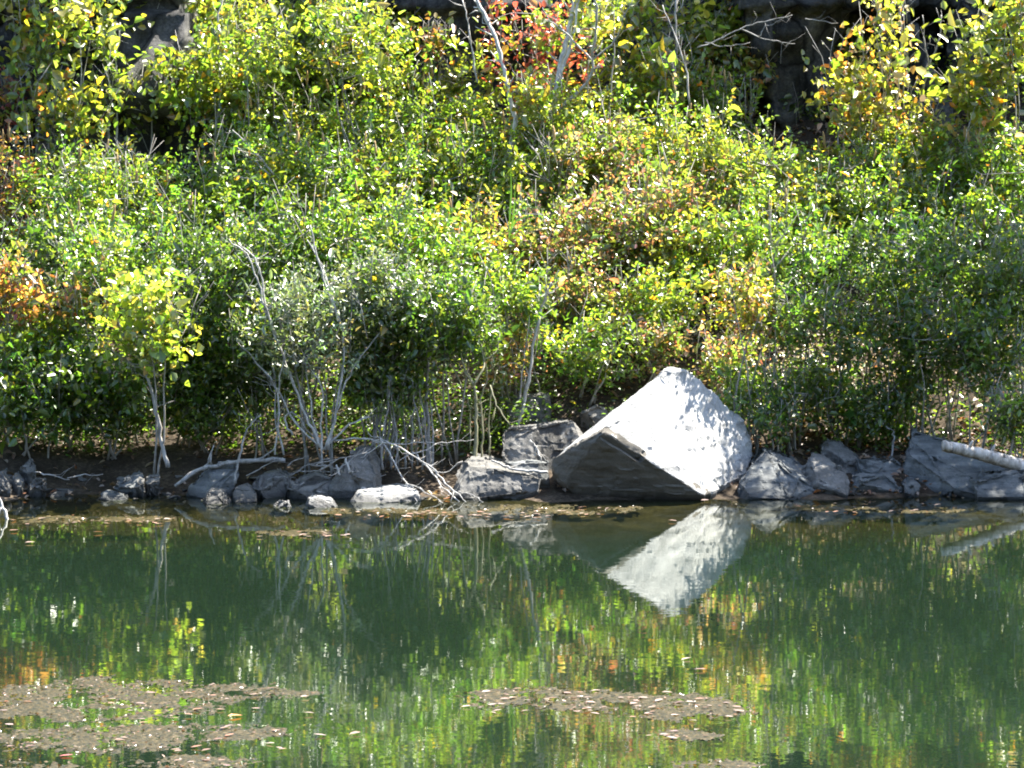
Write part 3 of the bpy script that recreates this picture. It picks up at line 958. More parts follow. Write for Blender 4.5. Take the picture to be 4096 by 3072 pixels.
# ---- upper band of low dense shrubs
low = [
 (20, 800, 90, 150, 'OR', S, "orange brown shrub at the left edge below the brown boulder", 1.0, 4),
 (190, 660, 110, 60, 'G', S, "low green sprig on the ledge of flat slabs", .6, 0),
 (330, 780, 190, 110, 'G', S, "green shrub with tan seed heads right of the orange brown shrub", .9, 6),
 (500, 690, 130, 60, 'YG', .04, "bright bush at the foot of the paired pale stems", .9, 0),
 (1010, 640, 170, 120, 'G', S, "round green shrub right of the dark clearing", 1.0, 4),
 (1200, 560, 220, 130, 'YG', S, "bright green shrub under the tall fresh green bush", 1.0, 5),
 (1480, 600, 230, 130, 'G', S, "lime green shrub with many spikes left of centre", 1.1, 7),
 (1760, 530, 210, 120, 'G', S, "green shrub at the foot of the pale leaning trunk", 1.0, 4),
 (2010, 560, 160, 80, 'BI', .04, "pale glinting shrub between the two upper trunks", .8, 0),
 (2260, 570, 210, 120, 'YG', S, "yellow green shrub below the red maple", 1.0, 4),
 (2480, 450, 200, 120, 'YG', S, "bright shrub right of the forked grey trunk", 1.0, 5),
 (2710, 430, 170, 110, 'YG', S, "tall lime shrub under the birch with dead twigs", 1.0, 6),
 (2890, 500, 110, 110, 'G', S, "green shrub edging the dark cliff hollow with tan spikes", 1.1, 8),
 (3220, 720, 180, 80, 'YG', S, "shrub with a row of tan spikes below the dark hollow", 1.1, 12),
 (3480, 670, 190, 100, 'YG', S, "spiky topped shrub below the orange flecked birch", 1.0, 12),
 (3760, 690, 200, 100, 'G', S, "green shrub below the bare forked stem", 1.0, 6),
 (4020, 700, 170, 110, 'G', S, "green shrub at the right edge under the tall birch", 1.0, 5),
 # second band
 (230, 1010, 210, 110, 'DG', S, "dark green shrub below the low grey stone", .9, 2),
 (520, 900, 220, 120, 'G', S, "glossy green shrub left of the bare forked willow tips", 1.0, 5),
 (800, 850, 220, 140, 'G', S, "dense green shrub above the bare willow tips", 1.1, 3),
 (1090, 780, 220, 140, 'G', S, "vivid green shrub at left centre under the lime spiky shrub", 1.1, 5),
 (1370, 790, 210, 140, 'G', S, "emerald shrub in the very middle of the left half", 1.1, 3),
 (1640, 760, 200, 140, 'YG', S, "sunny shrub left of the tall grass blades", 1.0, 5),
 (1900, 740, 190, 120, 'G', S, "leafy shrub behind the tall grass blades", 1.0, 3),
 (2150, 760, 180, 120, 'YG', S, "yellow green shrub right of the dark lower trunk", 1.0, 3),
 (2400, 690, 200, 120, 'BR', S, "pinkish brown shrub below the forked grey trunk", 1.0, 3),
 (2660, 640, 220, 130, 'YG', S, "large bright shrub in the middle of the right half", 1.0, 6),
 (2640, 830, 220, 120, 'BR', S, "russet shrub with green patches above the boulder", 1.0, 4),
 (2930, 740, 210, 130, 'YG', S, "yellow flecked shrub down the slope from the hollow", 1.0, 6),
 (3190, 870, 220, 130, 'YG', S, "golden green shrub right of the russet shrub", 1.0, 5),
 (3460, 850, 220, 120, 'G', S, "thick green shrub below the row of spikes", 1.0, 4),
 (3730, 890, 220, 120, 'G', S, "mid green shrub with fine dead twigs on the right", .95, 4),
 (3990, 900, 180, 130, 'G', S, "green shrub at the right edge halfway down the bank", .95, 4),
 # third band
 (860, 1120, 210, 170, 'DG', S, "deep green shrub behind the bare willow stems", 1.1, 0),
 (480, 1080, 200, 120, 'G', S, "green shrub above the yellow maple sapling", .9, 3),
 (1150, 1000, 200, 140, 'DG', S, "dark shrub behind the two bare willow tips", 1.0, 2),
 (1440, 1010, 200, 140, 'G', S, "dim green shrub between the willow and the grass blades", 1.0, 3),
 (1700, 1000, 200, 130, 'G', S, "green shrub under the tall grass blades", 1.0, 2),
 (2230, 970, 190, 110, 'BR', .036, "coppery shrub right of the arching grass", .9, 0),
 (1950, 960, 150, 80, 'BO', .036, "orange and cream leaved shrub below the arching grass", .9, 0),
 (2480, 940, 200, 130, 'BR', S, "brown and green speckled shrub upslope of the leaning grey trunk", 1.0, 3),
 (2740, 1010, 210, 130, 'YG', S, "sunlit shrub straight above the boulder's tip", 1.0, 2),
 (3020, 1020, 210, 130, 'G', S, "green shrub on the slope above the sandy litter", .85, 2),
 (3300, 1060, 200, 130, 'DG', S, "thin dark shrub in front of the sandy litter", .6, 1),
 (3580, 1080, 200, 130, 'DG', S, "shadowed shrub behind the dark leaning stem on the right", .7, 2),
 (3860, 1110, 200, 150, 'DG', S, "dark shrub with an orange sprig on the right slope", .9, 3),
 (4060, 1200, 130, 190, 'DG', S, "dark green shrub at the right edge above the slab", 1.0, 1),
]
YO = {"deep green shrub behind the bare willow stems": 1.05, "green shrub above the yellow maple sapling": 1.0, "dark shrub behind the two bare willow tips": 1.15,
      "dim green shrub between the willow and the grass blades": 1.1, "green shrub under the tall grass blades": 1.15, "thin dark shrub in front of the sandy litter": 1.15,
      "shadowed shrub behind the dark leaning stem on the right": 1.1, "dark shrub with an orange sprig on the right slope": 1.1, "dark green shrub at the right edge above the slab": 1.05}
for (px, py, rx, ry, pal, L, lab, dens, spk) in low:
    shrub(px, py, rx * 1.30, ry * 1.65, pal, L, lab, dens=dens * .60, spikes=spk, h=.42 + rng.uniform(-.08, .16), Y=YO.get(lab))

# ---- front shrubs over the shore
front = [
 (40, 1200, 140, 150, 'OR', .042, "orange shrub hanging at the left edge above the shaded bank", .95, .55, 0.85),
 (260, 1210, 150, 80, 'OR', .05, "spray of red and orange leaves left of the yellow maple", .7, .6, 0.8),
 (180, 1340, 200, 140, 'G', .036, "green shrub under the orange spray on the left", 1.0, .6, 0.9),
 (130, 1570, 220, 190, 'DG', .042, "shaded dark bush overhanging the left shore", 1.5, .5, 0.65),
 (430, 1600, 200, 190, 'DG', .042, "dark leafy bush left of the curved maple trunk", 1.5, .5, 0.7),
 (760, 1400, 190, 190, 'DG', .036, "dark bush right of the yellow maple", 1.3, .5, 0.9),
 (820, 1600, 200, 170, 'DG', .032, "black green bush in shade right of the curved maple trunk", 1.4, .4, 0.85),
 (1060, 1450, 180, 230, 'DG', S, "dark bush tangled behind the grey willow", 1.4, .5, 0.7),
 (1560, 1270, 220, 190, 'DG', S, "dark green bush right of the grey willow", 1.2, .5, 0.6),
 (1560, 1500, 180, 180, 'DG', S, "shaded bush above the cluster of thin grey stems", 1.3, .55, 0.62),
 (1820, 1290, 190, 200, 'DG', S, "green bush above the mossy forked stem", 1.2, .5, 0.7),
 (2060, 1180, 170, 130, 'G', S, "speckled bush behind the leaning grey trunk", .9, .45, 1.2),
 (2050, 1420, 150, 130, 'BR', S, "brownish thin bush behind the dark shaded rock", .6, .45, None),
 (2330, 1180, 190, 140, 'BR', S, "green and russet bush right of the leaning grey trunk", .9, .45, None),
 (2360, 1400, 180, 140, 'G', S, "bright leafed bush behind the boulder's left shoulder", .75, .4, None),
 (2620, 1220, 190, 130, 'YG', S, "yellow speckled bush behind the boulder's tip", .9, .4, None),
 (2620, 1400, 150, 100, 'BR', S, "rusty thin bush close behind the boulder's tip", .6, .35, None),
 (3010, 1210, 190, 150, 'BO', S, "bush with an orange sprig right of the boulder's tip", .55, .4, .82),
 (2920, 1450, 150, 140, 'BR', S, "thin rusty bush at the boulder's right shoulder", .45, .35, None),
 (3150, 1300, 170, 150, 'DG', S, "see-through dark bush before the sandy litter", .45, .45, 0.95),
 (3180, 1560, 150, 110, 'DG', S, "sparse bush above the triangular rock", .35, .4, 0.8),
 (3420, 1330, 170, 170, 'DG', S, "thin upright dark bush above the right slabs", .5, .5, 0.95),
 (3700, 1330, 180, 160, 'DG', S, "dark bush with bright flecks right of the dark leaning stem", .7, .5, 0.9),
 (3060, 1680, 150, 90, 'DG', S, "low dim bush peeping over the triangular rock", .6, .3, .7),
 (3400, 1640, 170, 100, 'DG', S, "dim low bush over the rounded rock mound", .6, .3, .95),
 (3270, 1540, 170, 120, 'DG', S, "dark leafy bush hanging low behind the crumbly rock", .8, .35, 1.1),
 (3540, 1670, 150, 110, 'DG', S, "dark bush around the bent grey root", .8, .3, 1.0),
 (2990, 1590, 130, 130, 'DG', S, "small shaded bush touching the boulder's right flank", .8, .3, 1.0),
 (3680, 1550, 150, 110, 'DG', .038, "low leafy bush above the big leaning slab", .8, .4, None),
 (3940, 1430, 170, 170, 'DG', .036, "dense shaded bush behind the log", 1.0, .5, 0.8),
 (4070, 1640, 130, 120, 'DG', .036, "dark bush cut by the right edge above the log", 1.0, .45, None),
 (4080, 960, 120, 60, 'YG', .04, "bright sprig at the right edge on the slope", .6, .4, None),
 (1250, 1200, 180, 140, 'DG', S, "dim bush inside the spread of the grey willow", .8, .5, 1),
]
for (px, py, rx, ry, pal, L, lab, dens, h, Y) in front:
    shrub(px, py, rx, ry, pal, L, lab, dens=dens, h=h, Y=Y, up=.65)

# tall maple beyond the right edge whose crown shades the right-hand slabs
shrub(4690, -340, 580, 500, 'DG', .075, "tall maple standing just past the right edge and shading the slabs", dens=.62, Y=1.55, name="maple_tree", cat="tree", stems=3, aspect=.8, per=22, trunk_paths=[([(4850, 1250), (4830, 800), (4760, 200), (4700, -300)], 1.5, 1.55, .06, .025, M_bark)])

# yellow maple leaning over the left shore
shrub(590, 1300, 210, 190, 'LM', .047, "yellow green maple sapling with a curved bare trunk over the left shore", dens=1.0, Y=.32, name="maple_sapling", cat="sapling", h=.6, stems=2, aspect=.85, up=.95, lowcut=-.9, per=16, trunk_paths=[
    ([(672, 1870), (655, 1800), (632, 1680), (606, 1560), (575, 1470), (540, 1390), (520, 1300)], .30, .34, .014, .006, M_bark),
    ([(575, 1470), (540, 1468), (490, 1430), (440, 1400), (380, 1340)], .33, .33, .006, .003, M_bark),
    ([(606, 1480), (620, 1490), (640, 1505)], .33, .3, .004, .002, M_dead)])

# grey willow with bare tips
wpaths = [
 [(1290, 1800), (1235, 1690), (1190, 1580), (1130, 1420), (1080, 1290), (1048, 1180), (1020, 1090), (985, 1015), (915, 955)],
 [(1110, 1350), (1062, 1220), (1050, 1120), (1018, 1030), (960, 985)],
 [(1310, 1800), (1345, 1650), (1372, 1480), (1372, 1330), (1335, 1220), (1300, 1110), (1275, 1040), (1228, 958)],
 [(1372, 1330), (1320, 1190), (1290, 1090), (1262, 1000), (1240, 900)],
 [(1280, 1790), (1180, 1690), (1100, 1540), (1010, 1430), (945, 1360)],
 [(1290, 1790), (1255, 1700), (1235, 1570), (1215, 1430)],
 [(1290, 1880), (1285, 1700), (1290, 1560), (1240, 1470), (1205, 1400)],
 [(1300, 1800), (1340, 1680), (1372, 1560), (1430, 1450), (1520, 1330)],
 [(1100, 1820), (1105, 1700), (1100, 1560), (1090, 1430)],
 [(1135, 1820), (1115, 1700), (1118, 1540), (1140, 1400)],
 [(1170, 1740), (1140, 1690), (1145, 1660), (1180, 1655), (1230, 1720), (1290, 1790)],
 [(1290, 1800), (1400, 1700), (1470, 1670), (1482, 1680)],
]
wsp = dict(barkm=M_dead, material=M_wil, aspect=.36, up=.4)
shrub(1230, 1330, 280, 250, 'GW', .034, "grey leaved willow with bare bleached branch tips at the shore", dens=.45, Y=.42, name="willow_bush", cat="willow", stems=5, trunk_paths=[(pp, .32, .30 + .05 * (i % 3), .0095 if i < 4 else .007, .0035, M_pale) for i, pp in enumerate(wpaths)], **wsp)
shrub(1500, 1180, 190, 180, 'GW', .032, "smaller grey green willow clump right of the bleached willow", dens=.40, Y=.55, name="willow_bush", cat="willow", stems=4, **wsp)

# clusters of bare stems at the shore
def stem_clump(name, label, cat, base_px, sticks, material):
    b0 = P(*base_px)
    root = bpy.data.objects.new(name, None)
    COL.objects.link(root)
    root.location = b0
    root.empty_display_size = .1
    tag(root, label, cat)
    for (pp, Y0, Y1, r0, r1) in sticks:
        me = stick_mesh("stem", pp, Y0, Y1, r0, r1)
        me.transform(__import__("mathutils").Matrix.Translation(-b0))
        link("stem", me, material, root)
    return root


sticks = []
for i in range(13):
    x0 = 1500 + i * 19 + rng.uniform(-8, 8)
    top = rng.uniform(1450, 1620)
    x1 = x0 + rng.uniform(-45, 45)
    sticks.append(([(x0, 1880), (x0 + rng.uniform(-8, 8), 1780), ((x0 + x1) / 2 + rng.uniform(-12, 12), (1780 + top) / 2), (x1, top)], rng.uniform(.35, .7), rng.uniform(.35, .75), rng.uniform(.004, .009), .003))
sticks.append(([(1718, 1880), (1712, 1700), (1705, 1560), (1712, 1420)], .55, .6, .014, .010))
stem_clump("bare_bush", "cluster of thin upright grey stems above the fallen branches", "bare shrub", (1620, 1880, .5), sticks, M_dead)
stem_clump("forked_sapling", "mossy forked stem with crooked bare branches left of the flat-topped block", "bare sapling", (1905, 1840, .5), [
    ([(1902, 1850), (1905, 1740), (1902, 1620), (1895, 1540), (1860, 1480), (1840, 1400)], .5, .6, .015, .006),
    ([(1925, 1850), (1930, 1720), (1925, 1600), (1950, 1500), (1935, 1390)], .55, .65, .007, .003),
    ([(1895, 1540), (1935, 1460), (1925, 1380), (1910, 1330)], .5, .7, .008, .003),
    ([(1930, 1440), (1985, 1410), (2000, 1330)], .6, .7, .005, .003),
    ([(1850, 1560), (1800, 1440), (1765, 1390)], .6, .7, .006, .003),
    ([(1960, 1830), (1955, 1700), (1965, 1560), (1990, 1480)], .6, .7, .006, .003),
    ([(1880, 1800), (1882, 1700), (1868, 1580)], .6, .7, .005, .003),
    ([(1960, 1540), (1990, 1620), (2040, 1700)], .6, .5, .006, .003)], bark_material("mossy bark", (.10, .11, .05), (.30, .28, .18)))
stem_clump("leaning_sapling", "thin grey trunk leaning right behind the flat-topped block", "dead tree", (2070, 1700, .95), [
    ([(2065, 1720), (2098, 1600), (2125, 1450), (2140, 1330), (2172, 1220), (2208, 1130)], .95, 1.1, .014, .008),
    ([(2078, 1620), (2088, 1500), (2104, 1380), (2118, 1260)], .98, 1.05, .006, .003),
    ([(2000, 1470), (2050, 1452), (2085, 1470)], .95, .95, .004, .002)], M_bark)
stem_clump("bent_root", "thin bent grey root hooked above the right slabs", "root", (3568, 1840, .7), [
    ([(3565, 1840), (3574, 1770), (3572, 1730), (3548, 1705), (3515, 1690)], .7, .8, .007, .004)], M_dead)
stem_clump("dark_stem", "dark leaning stem among the thin bushes on the right slope", "dead tree", (3690, 1560, 1.3), [
    ([(3680, 1580), (3700, 1480), (3718, 1360), (3740, 1240), (3790, 1140)], 1.3, 1.6, .022, .010),
    ([(3718, 1360), (3690, 1280), (3640, 1190)], 1.4, 1.5, .008, .003)], M_twig)
stem_clump("dead_twigs", "fan of fine grey dead twigs on the upper right slope", "dead shrub", (3700, 1000, 1.9), [
    ([(3720, 1010), (3680, 930), (3640, 880), (3590, 850)], 1.9, 1.85, .004, .002), ([(3710, 990), (3660, 950), (3560, 930)], 1.9, 1.85, .004, .002),
    ([(3700, 1000), (3690, 900), (3700, 830)], 1.9, 1.9, .004, .002), ([(3520, 1090), (3480, 1030), (3440, 990), (3380, 980)], 1.75, 1.7, .005, .0025), ([(3720, 1010), (3650, 1000), (3600, 1015)], 1.9, 1.8, .004, .002)], M_dead)
stem_clump("dead_twigs", "thin grey twigs crossing the shrubs below the paired pale stems", "dead shrub", (1090, 690, 2.7), [
    ([(1095, 700), (1040, 630), (980, 570), (930, 520)], 2.7, 2.8, .008, .004), ([(1080, 700), (1010, 640), (950, 590)], 2.7, 2.8, .006, .003),
    ([(1080, 745), (1020, 720), (950, 705)], 2.6, 2.6, .005, .002)], M_dead)

# fallen dead branch fan
stem_clump("fallen_branch", "fan of bleached fallen branches reaching down into the water", "dead branch", (1520, 1770, .3), [
    ([(1320, 1765), (1400, 1757), (1480, 1755), (1560, 1775), (1640, 1815), (1735, 1880), (1800, 1950), (1868, 2012)], .35, -.16, .006, .004),
    ([(1535, 1775), (1580, 1850), (1620, 1925), (1700, 1970), (1785, 2018)], .3, -.22, .005, .003),
    ([(1500, 1768), (1600, 1775), (1700, 1772), (1790, 1768), (1895, 1758)], .32, .25, .004, .002),
    ([(1650, 1808), (1715, 1880), (1770, 1950), (1838, 2008)], .25, -.15, .005, .004),
    ([(1628, 1930), (1640, 1970), (1672, 2010)], .05, -.15, .004, .002),
    ([(1640, 1818), (1700, 1800), (1745, 1775)], .2, .25, .004, .002),
    ([(1835, 1965), (1890, 1982), (1935, 2010)], -.05, -.18, .003, .002),
    ([(1530, 1770), (1490, 1800), (1440, 1830)], .3, .2, .004, .002),
    ([(1560, 1775), (1500, 1745), (1470, 1735)], .3, .35, .004, .002),
    ([(1730, 1880), (1780, 1890), (1850, 1845)], .08, .15, .003, .002)], M_pale)
stem_clump("driftwood", "long curved grey driftwood pole lying across the rocks", "driftwood", (950, 1850, .15), [
    ([(700, 1945), (780, 1890), (850, 1862), (940, 1848), (1040, 1840), (1140, 1842)], .1, .3, .012, .016)], M_dead)
stem_clump("driftwood", "short pale broken stick poking up from the dappled mound", "stick", (1390, 1890, .1), [([(1382, 1828), (1390, 1860), (1396, 1892)], .12, .08, .006, .006), ([(1345, 1860), (1352, 1880), (1360, 1900)], .12, .05, .006, .005)], M_pale)
stem_clump("leaning_stick", "thin bleached stick leaning out of the rocks by the driftwood pole", "stick", (940, 1930, .05), [
    ([(938, 1940), (946, 1880), (965, 1800), (985, 1730), (1010, 1690), (1045, 1660)], .05, .2, .008, .004)], M_dead)
stem_clump("water_stick", "pale stick slanting out of the water at the left edge", "stick", (35, 2088, -1.02), [
    ([(-25, 1960), (0, 2000), (18, 2045), (36, 2092)], -.95, -1.03, .008, .009)], M_pale)
stem_clump("shore_twig", "thin brown twig lying on the dark left shore", "stick", (270, 1915, .1), [([(140, 1888), (210, 1903), (278, 1918)], .12, .1, .005, .003), ([(270, 1912), (340, 1902), (412, 1896)], .1, .15, .004, .002)], M_bark)
stem_clump("sunlit_stick", "pale sunlit stick lying on the ridged rock by the boulder", "stick", (2080, 1880, .0), [([(1965, 1842), (2030, 1868), (2090, 1884), (2190, 1888)], .13, .05, .007, .009)], M_pale)
stem_clump("hanging_twig", "small forked white twig on the flat-topped block", "stick", (2150, 1820, .3), [([(2120, 1760), (2145, 1790), (2158, 1815), (2165, 1848)], .36, .32, .006, .005), ([(2142, 1798), (2140, 1812), (2143, 1825)], .34, .33, .005, .004)], M_pale)

bp_sticks = []
for i in range(16):
    x0, y0 = rng.uniform(960, 1420), rng.uniform(1850, 1990)
    a = rng.uniform(-.6, .9)
    l_ = rng.uniform(80, 260)
    x1, y1 = x0 + l_ * math.cos(a), y0 - l_ * math.sin(a) * .6
    Y0_ = rng.uniform(-.05, .25)
    bp_sticks.append(([(x0, y0), ((x0 + x1) / 2 + rng.uniform(-15, 15), (y0 + y1) / 2 + rng.uniform(-15, 15)), (x1, y1)], Y0_, Y0_ + rng.uniform(-.05, .15), rng.uniform(.003, .007), .002))
stem_clump("brush_pile", "tangle of thin dead sticks among the left rocks below the willow", "brush pile", (1190, 1960, .1), bp_sticks, M_dead)

# weathered log at right
path = smooth_path([P(3770, 1783, .02), P(3900, 1812, .10), P(4040, 1850, .2), P(4250, 1915, .35)], 6, .003)
V, Fq = tube_arrays(path, np.linspace(.036, .046, len(path)), 16, .03)
t = Tubes()
path = smooth_path([P(3770, 1783, .02), P(3900, 1812, .10), P(4040, 1850, .2), P(4250, 1915, .35)], 18, .002)
t.add(path, np.linspace(.034, .048, len(path)) * (1 + .05 * np.array([noise.noise(Vector((i_ * .33, 2, 1))) for i_ in range(len(path))])), 20, .035)
for i_, dv in ((14, (.02, -.03, .055)), (34, (-.01, -.05, .04)), (26, (.03, .02, .06))):
    q0 = path[i_]
    t.add(np.array([q0, q0 + np.array(dv) * .8, q0 + np.array(dv) * 1.25]), [.014, .010, .006], 7, .1)
lo = link("log", t.mesh("log"), bark_material("log wood", (.16, .125, .09), (.60, .555, .50), 28))
tag(lo, "weathered pale log jutting from the right edge over the slabs", "log")

# ------------------------------------------------------------------ grass tufts
m, nt, out = mat("grass blade")
d = N(nt, "ShaderNodeBsdfPrincipled", Roughness=.4)
d.inputs["Base Color"].default_value = (.09, .19, .03, 1)
tl_ = N(nt, "ShaderNodeBsdfTranslucent")
tl_.inputs["Color"].default_value = (.16, .34, .04, 1)
mx = N(nt, "ShaderNodeMixShader")
mx.inputs[0].default_value = .4
nt.links.new(d.outputs[0], mx.inputs[1])
nt.links.new(tl_.outputs[0], mx.inputs[2])
nt.links.new(mx.outputs[0], out.inputs[0])
M_grass = m


def tuft(label, blades, base_px):
    b0 = P(*base_px)
    V, Fq = [], []
    for (pp, Y, w) in blades:
        pth = smooth_path(pxpath(pp, Y, Y - .08), 5)
        n = len(pth)
        o = len(V)
        for i, q in enumerate(pth):
            k = w * math.sin(math.pi * (0.12 + .88 * (1 - i / (n - 1)))) ** .7 * (1 - (i / (n - 1)) ** 3)
            tdir = pth[min(i + 1, n - 1)] - pth[max(i - 1, 0)]
            s = np.cross(tdir, [0.2, -.8, .4])
            s = s / (np.linalg.norm(s) + 1e-9)
            V.append(q - np.array(b0) + s * k)
            V.append(q - np.array(b0) - s * k)
        for i in range(n - 1):
            a = o + i * 2
            Fq.append((a, a + 1, a + 3, a + 2))
    o = link("grass_tuft", np_mesh("grass_tuft", V, Fq, smooth=True), M_grass)
    o.location = b0
    tag(o, label, "grass")


tuft("tall broad green grass blades standing in the middle of the thicket", [
    ([(1830, 1020), (1790, 900), (1785, 800), (1782, 700)], 1.6, .008), ([(1810, 1000), (1795, 880), (1770, 790), (1735, 740)], 1.6, .006), ([(1800, 1010), (1770, 900), (1740, 850), (1690, 860)], 1.55, .005),
    ([(1790, 1010), (1760, 950), (1720, 880)], 1.55, .006), ([(1815, 1010), (1800, 900), (1800, 800)], 1.6, .006)], (1800, 1020, 1.6))
tuft("arching grass blades curving right of the dark lower trunk", [
    ([(2040, 960), (2050, 880), (2090, 830), (2140, 830), (2210, 850)], 1.7, .006), ([(2030, 960), (2060, 890), (2120, 865), (2200, 880)], 1.7, .007), ([(2040, 960), (2080, 915), (2130, 905), (2180, 925)], 1.65, .006),
    ([(2035, 960), (2040, 860), (2045, 760), (2042, 660)], 1.75, .007), ([(2035, 960), (2055, 850), (2060, 740)], 1.75, .006)], (2038, 960, 1.7))
tuft("slender grass blades right of the pale spiky sunny shrub", [
    ([(1600, 1050), (1580, 950), (1530, 880), (1480, 860)], 1.5, .005), ([(1600, 1050), (1590, 960), (1575, 900)], 1.5, .005)], (1600, 1050, 1.5))

# ------------------------------------------------------------------ undergrowth and leaf litter (countless: stuff)
n = 70000
x = rng.uniform(-4.2, 5.0, n)
Y = rng.uniform(.75, 4.9, n)
x[:8000] = rng.uniform(-4.0, .3, 8000)
Y[:8000] = rng.uniform(.8, 1.7, 8000)
z = np.array([terr(a, b_) for a, b_ in zip(x, Y)])
hh = rng.uniform(0, 1, n) ** 1.3
dn = np.array([noise.noise(Vector((a * 1.6, b_ * 1.6, 9))) for a, b_ in zip(x, Y)])
keep = dn + rng.uniform(-.35, .35, n) > -.12
sand = (np.abs(x - 2.1) < .8) & (Y > 1.7) & (Y < 2.7)
keep &= ~((x < -1.75) & (Y > 2.9))
keep &= ~((x > 1.6) & (x < 2.45) & (Y > 3.3))
keep &= ~(sand & (rng.uniform(0, 1, n) < .8))
p = np.stack([x, Y, z + .02 + hh * np.where(Y > 1.5, .52, .28)], 1)[keep]
Yk = Y[keep]
k = len(p)
LL = .034 * np.exp(rng.standard_normal(k) * .2)
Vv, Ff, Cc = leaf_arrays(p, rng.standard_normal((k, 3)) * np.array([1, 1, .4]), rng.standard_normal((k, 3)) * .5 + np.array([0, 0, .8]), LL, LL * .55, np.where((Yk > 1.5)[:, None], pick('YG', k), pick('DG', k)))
tag(link("undergrowth", np_mesh("undergrowth", Vv, Ff, Cc), M_leaf), "low green undergrowth covering the bank under the shrubs", "undergrowth", None, "stuff")

n = 11000
x = rng.uniform(-4.2, 5.0, n)
Y = rng.uniform(.05, 4.6, n) ** 1.0
z = np.array([terr(a, b_) for a, b_ in zip(x, Y)])
kp = (x > .2) | (rng.uniform(0, 1, n) < .3)
x, Y, z = x[kp], Y[kp], z[kp]
n = len(x)
p = np.stack([x, Y, z + .012 + rng.uniform(0, .02, n)], 1)
LL = .042 * np.exp(rng.standard_normal(n) * .25)
lc = np.array([(.15, .095, .06), (.21, .15, .10), (.11, .06, .035), (.18, .075, .035), (.27, .20, .15)])[rng.integers(0, 5, n)] * np.exp(rng.standard_normal((n, 1)) * .2)
Vv, Ff, Cc = leaf_arrays(p, rng.standard_normal((n, 3)) * np.array([1, 1, .25]), rng.standard_normal((n, 3)) * .35 + np.array([0, 0, 1]), LL, LL * .6, lc, .2, .3)
ns = 2600
x2 = 2.1 + rng.standard_normal(ns) * .45
Y2 = 2.15 + rng.standard_normal(ns) * .35
z2 = np.array([terr(a, b_) for a, b_ in zip(x2, Y2)])
l2 = .036 * np.exp(rng.standard_normal(ns) * .2)
c2_ = np.array([(.40, .33, .26), (.46, .40, .33), (.36, .26, .18)])[rng.integers(0, 3, ns)]
V2, F2, C2 = leaf_arrays(np.stack([x2, Y2, z2 + .016], 1), rng.standard_normal((ns, 3)) * np.array([1, 1, .25]), rng.standard_normal((ns, 3)) * .3 + np.array([0, 0, 1]), l2, l2 * .6, c2_, .2, .3)
Ff = np.vstack([Ff, F2 + len(Vv)])
Vv = np.vstack([Vv, V2])
Cc = np.vstack([Cc, C2])
tag(link("leaf_litter", np_mesh("leaf_litter", Vv, Ff, Cc), M_dry), "dry brown fallen leaves covering the bank", "leaf litter", None, "stuff")

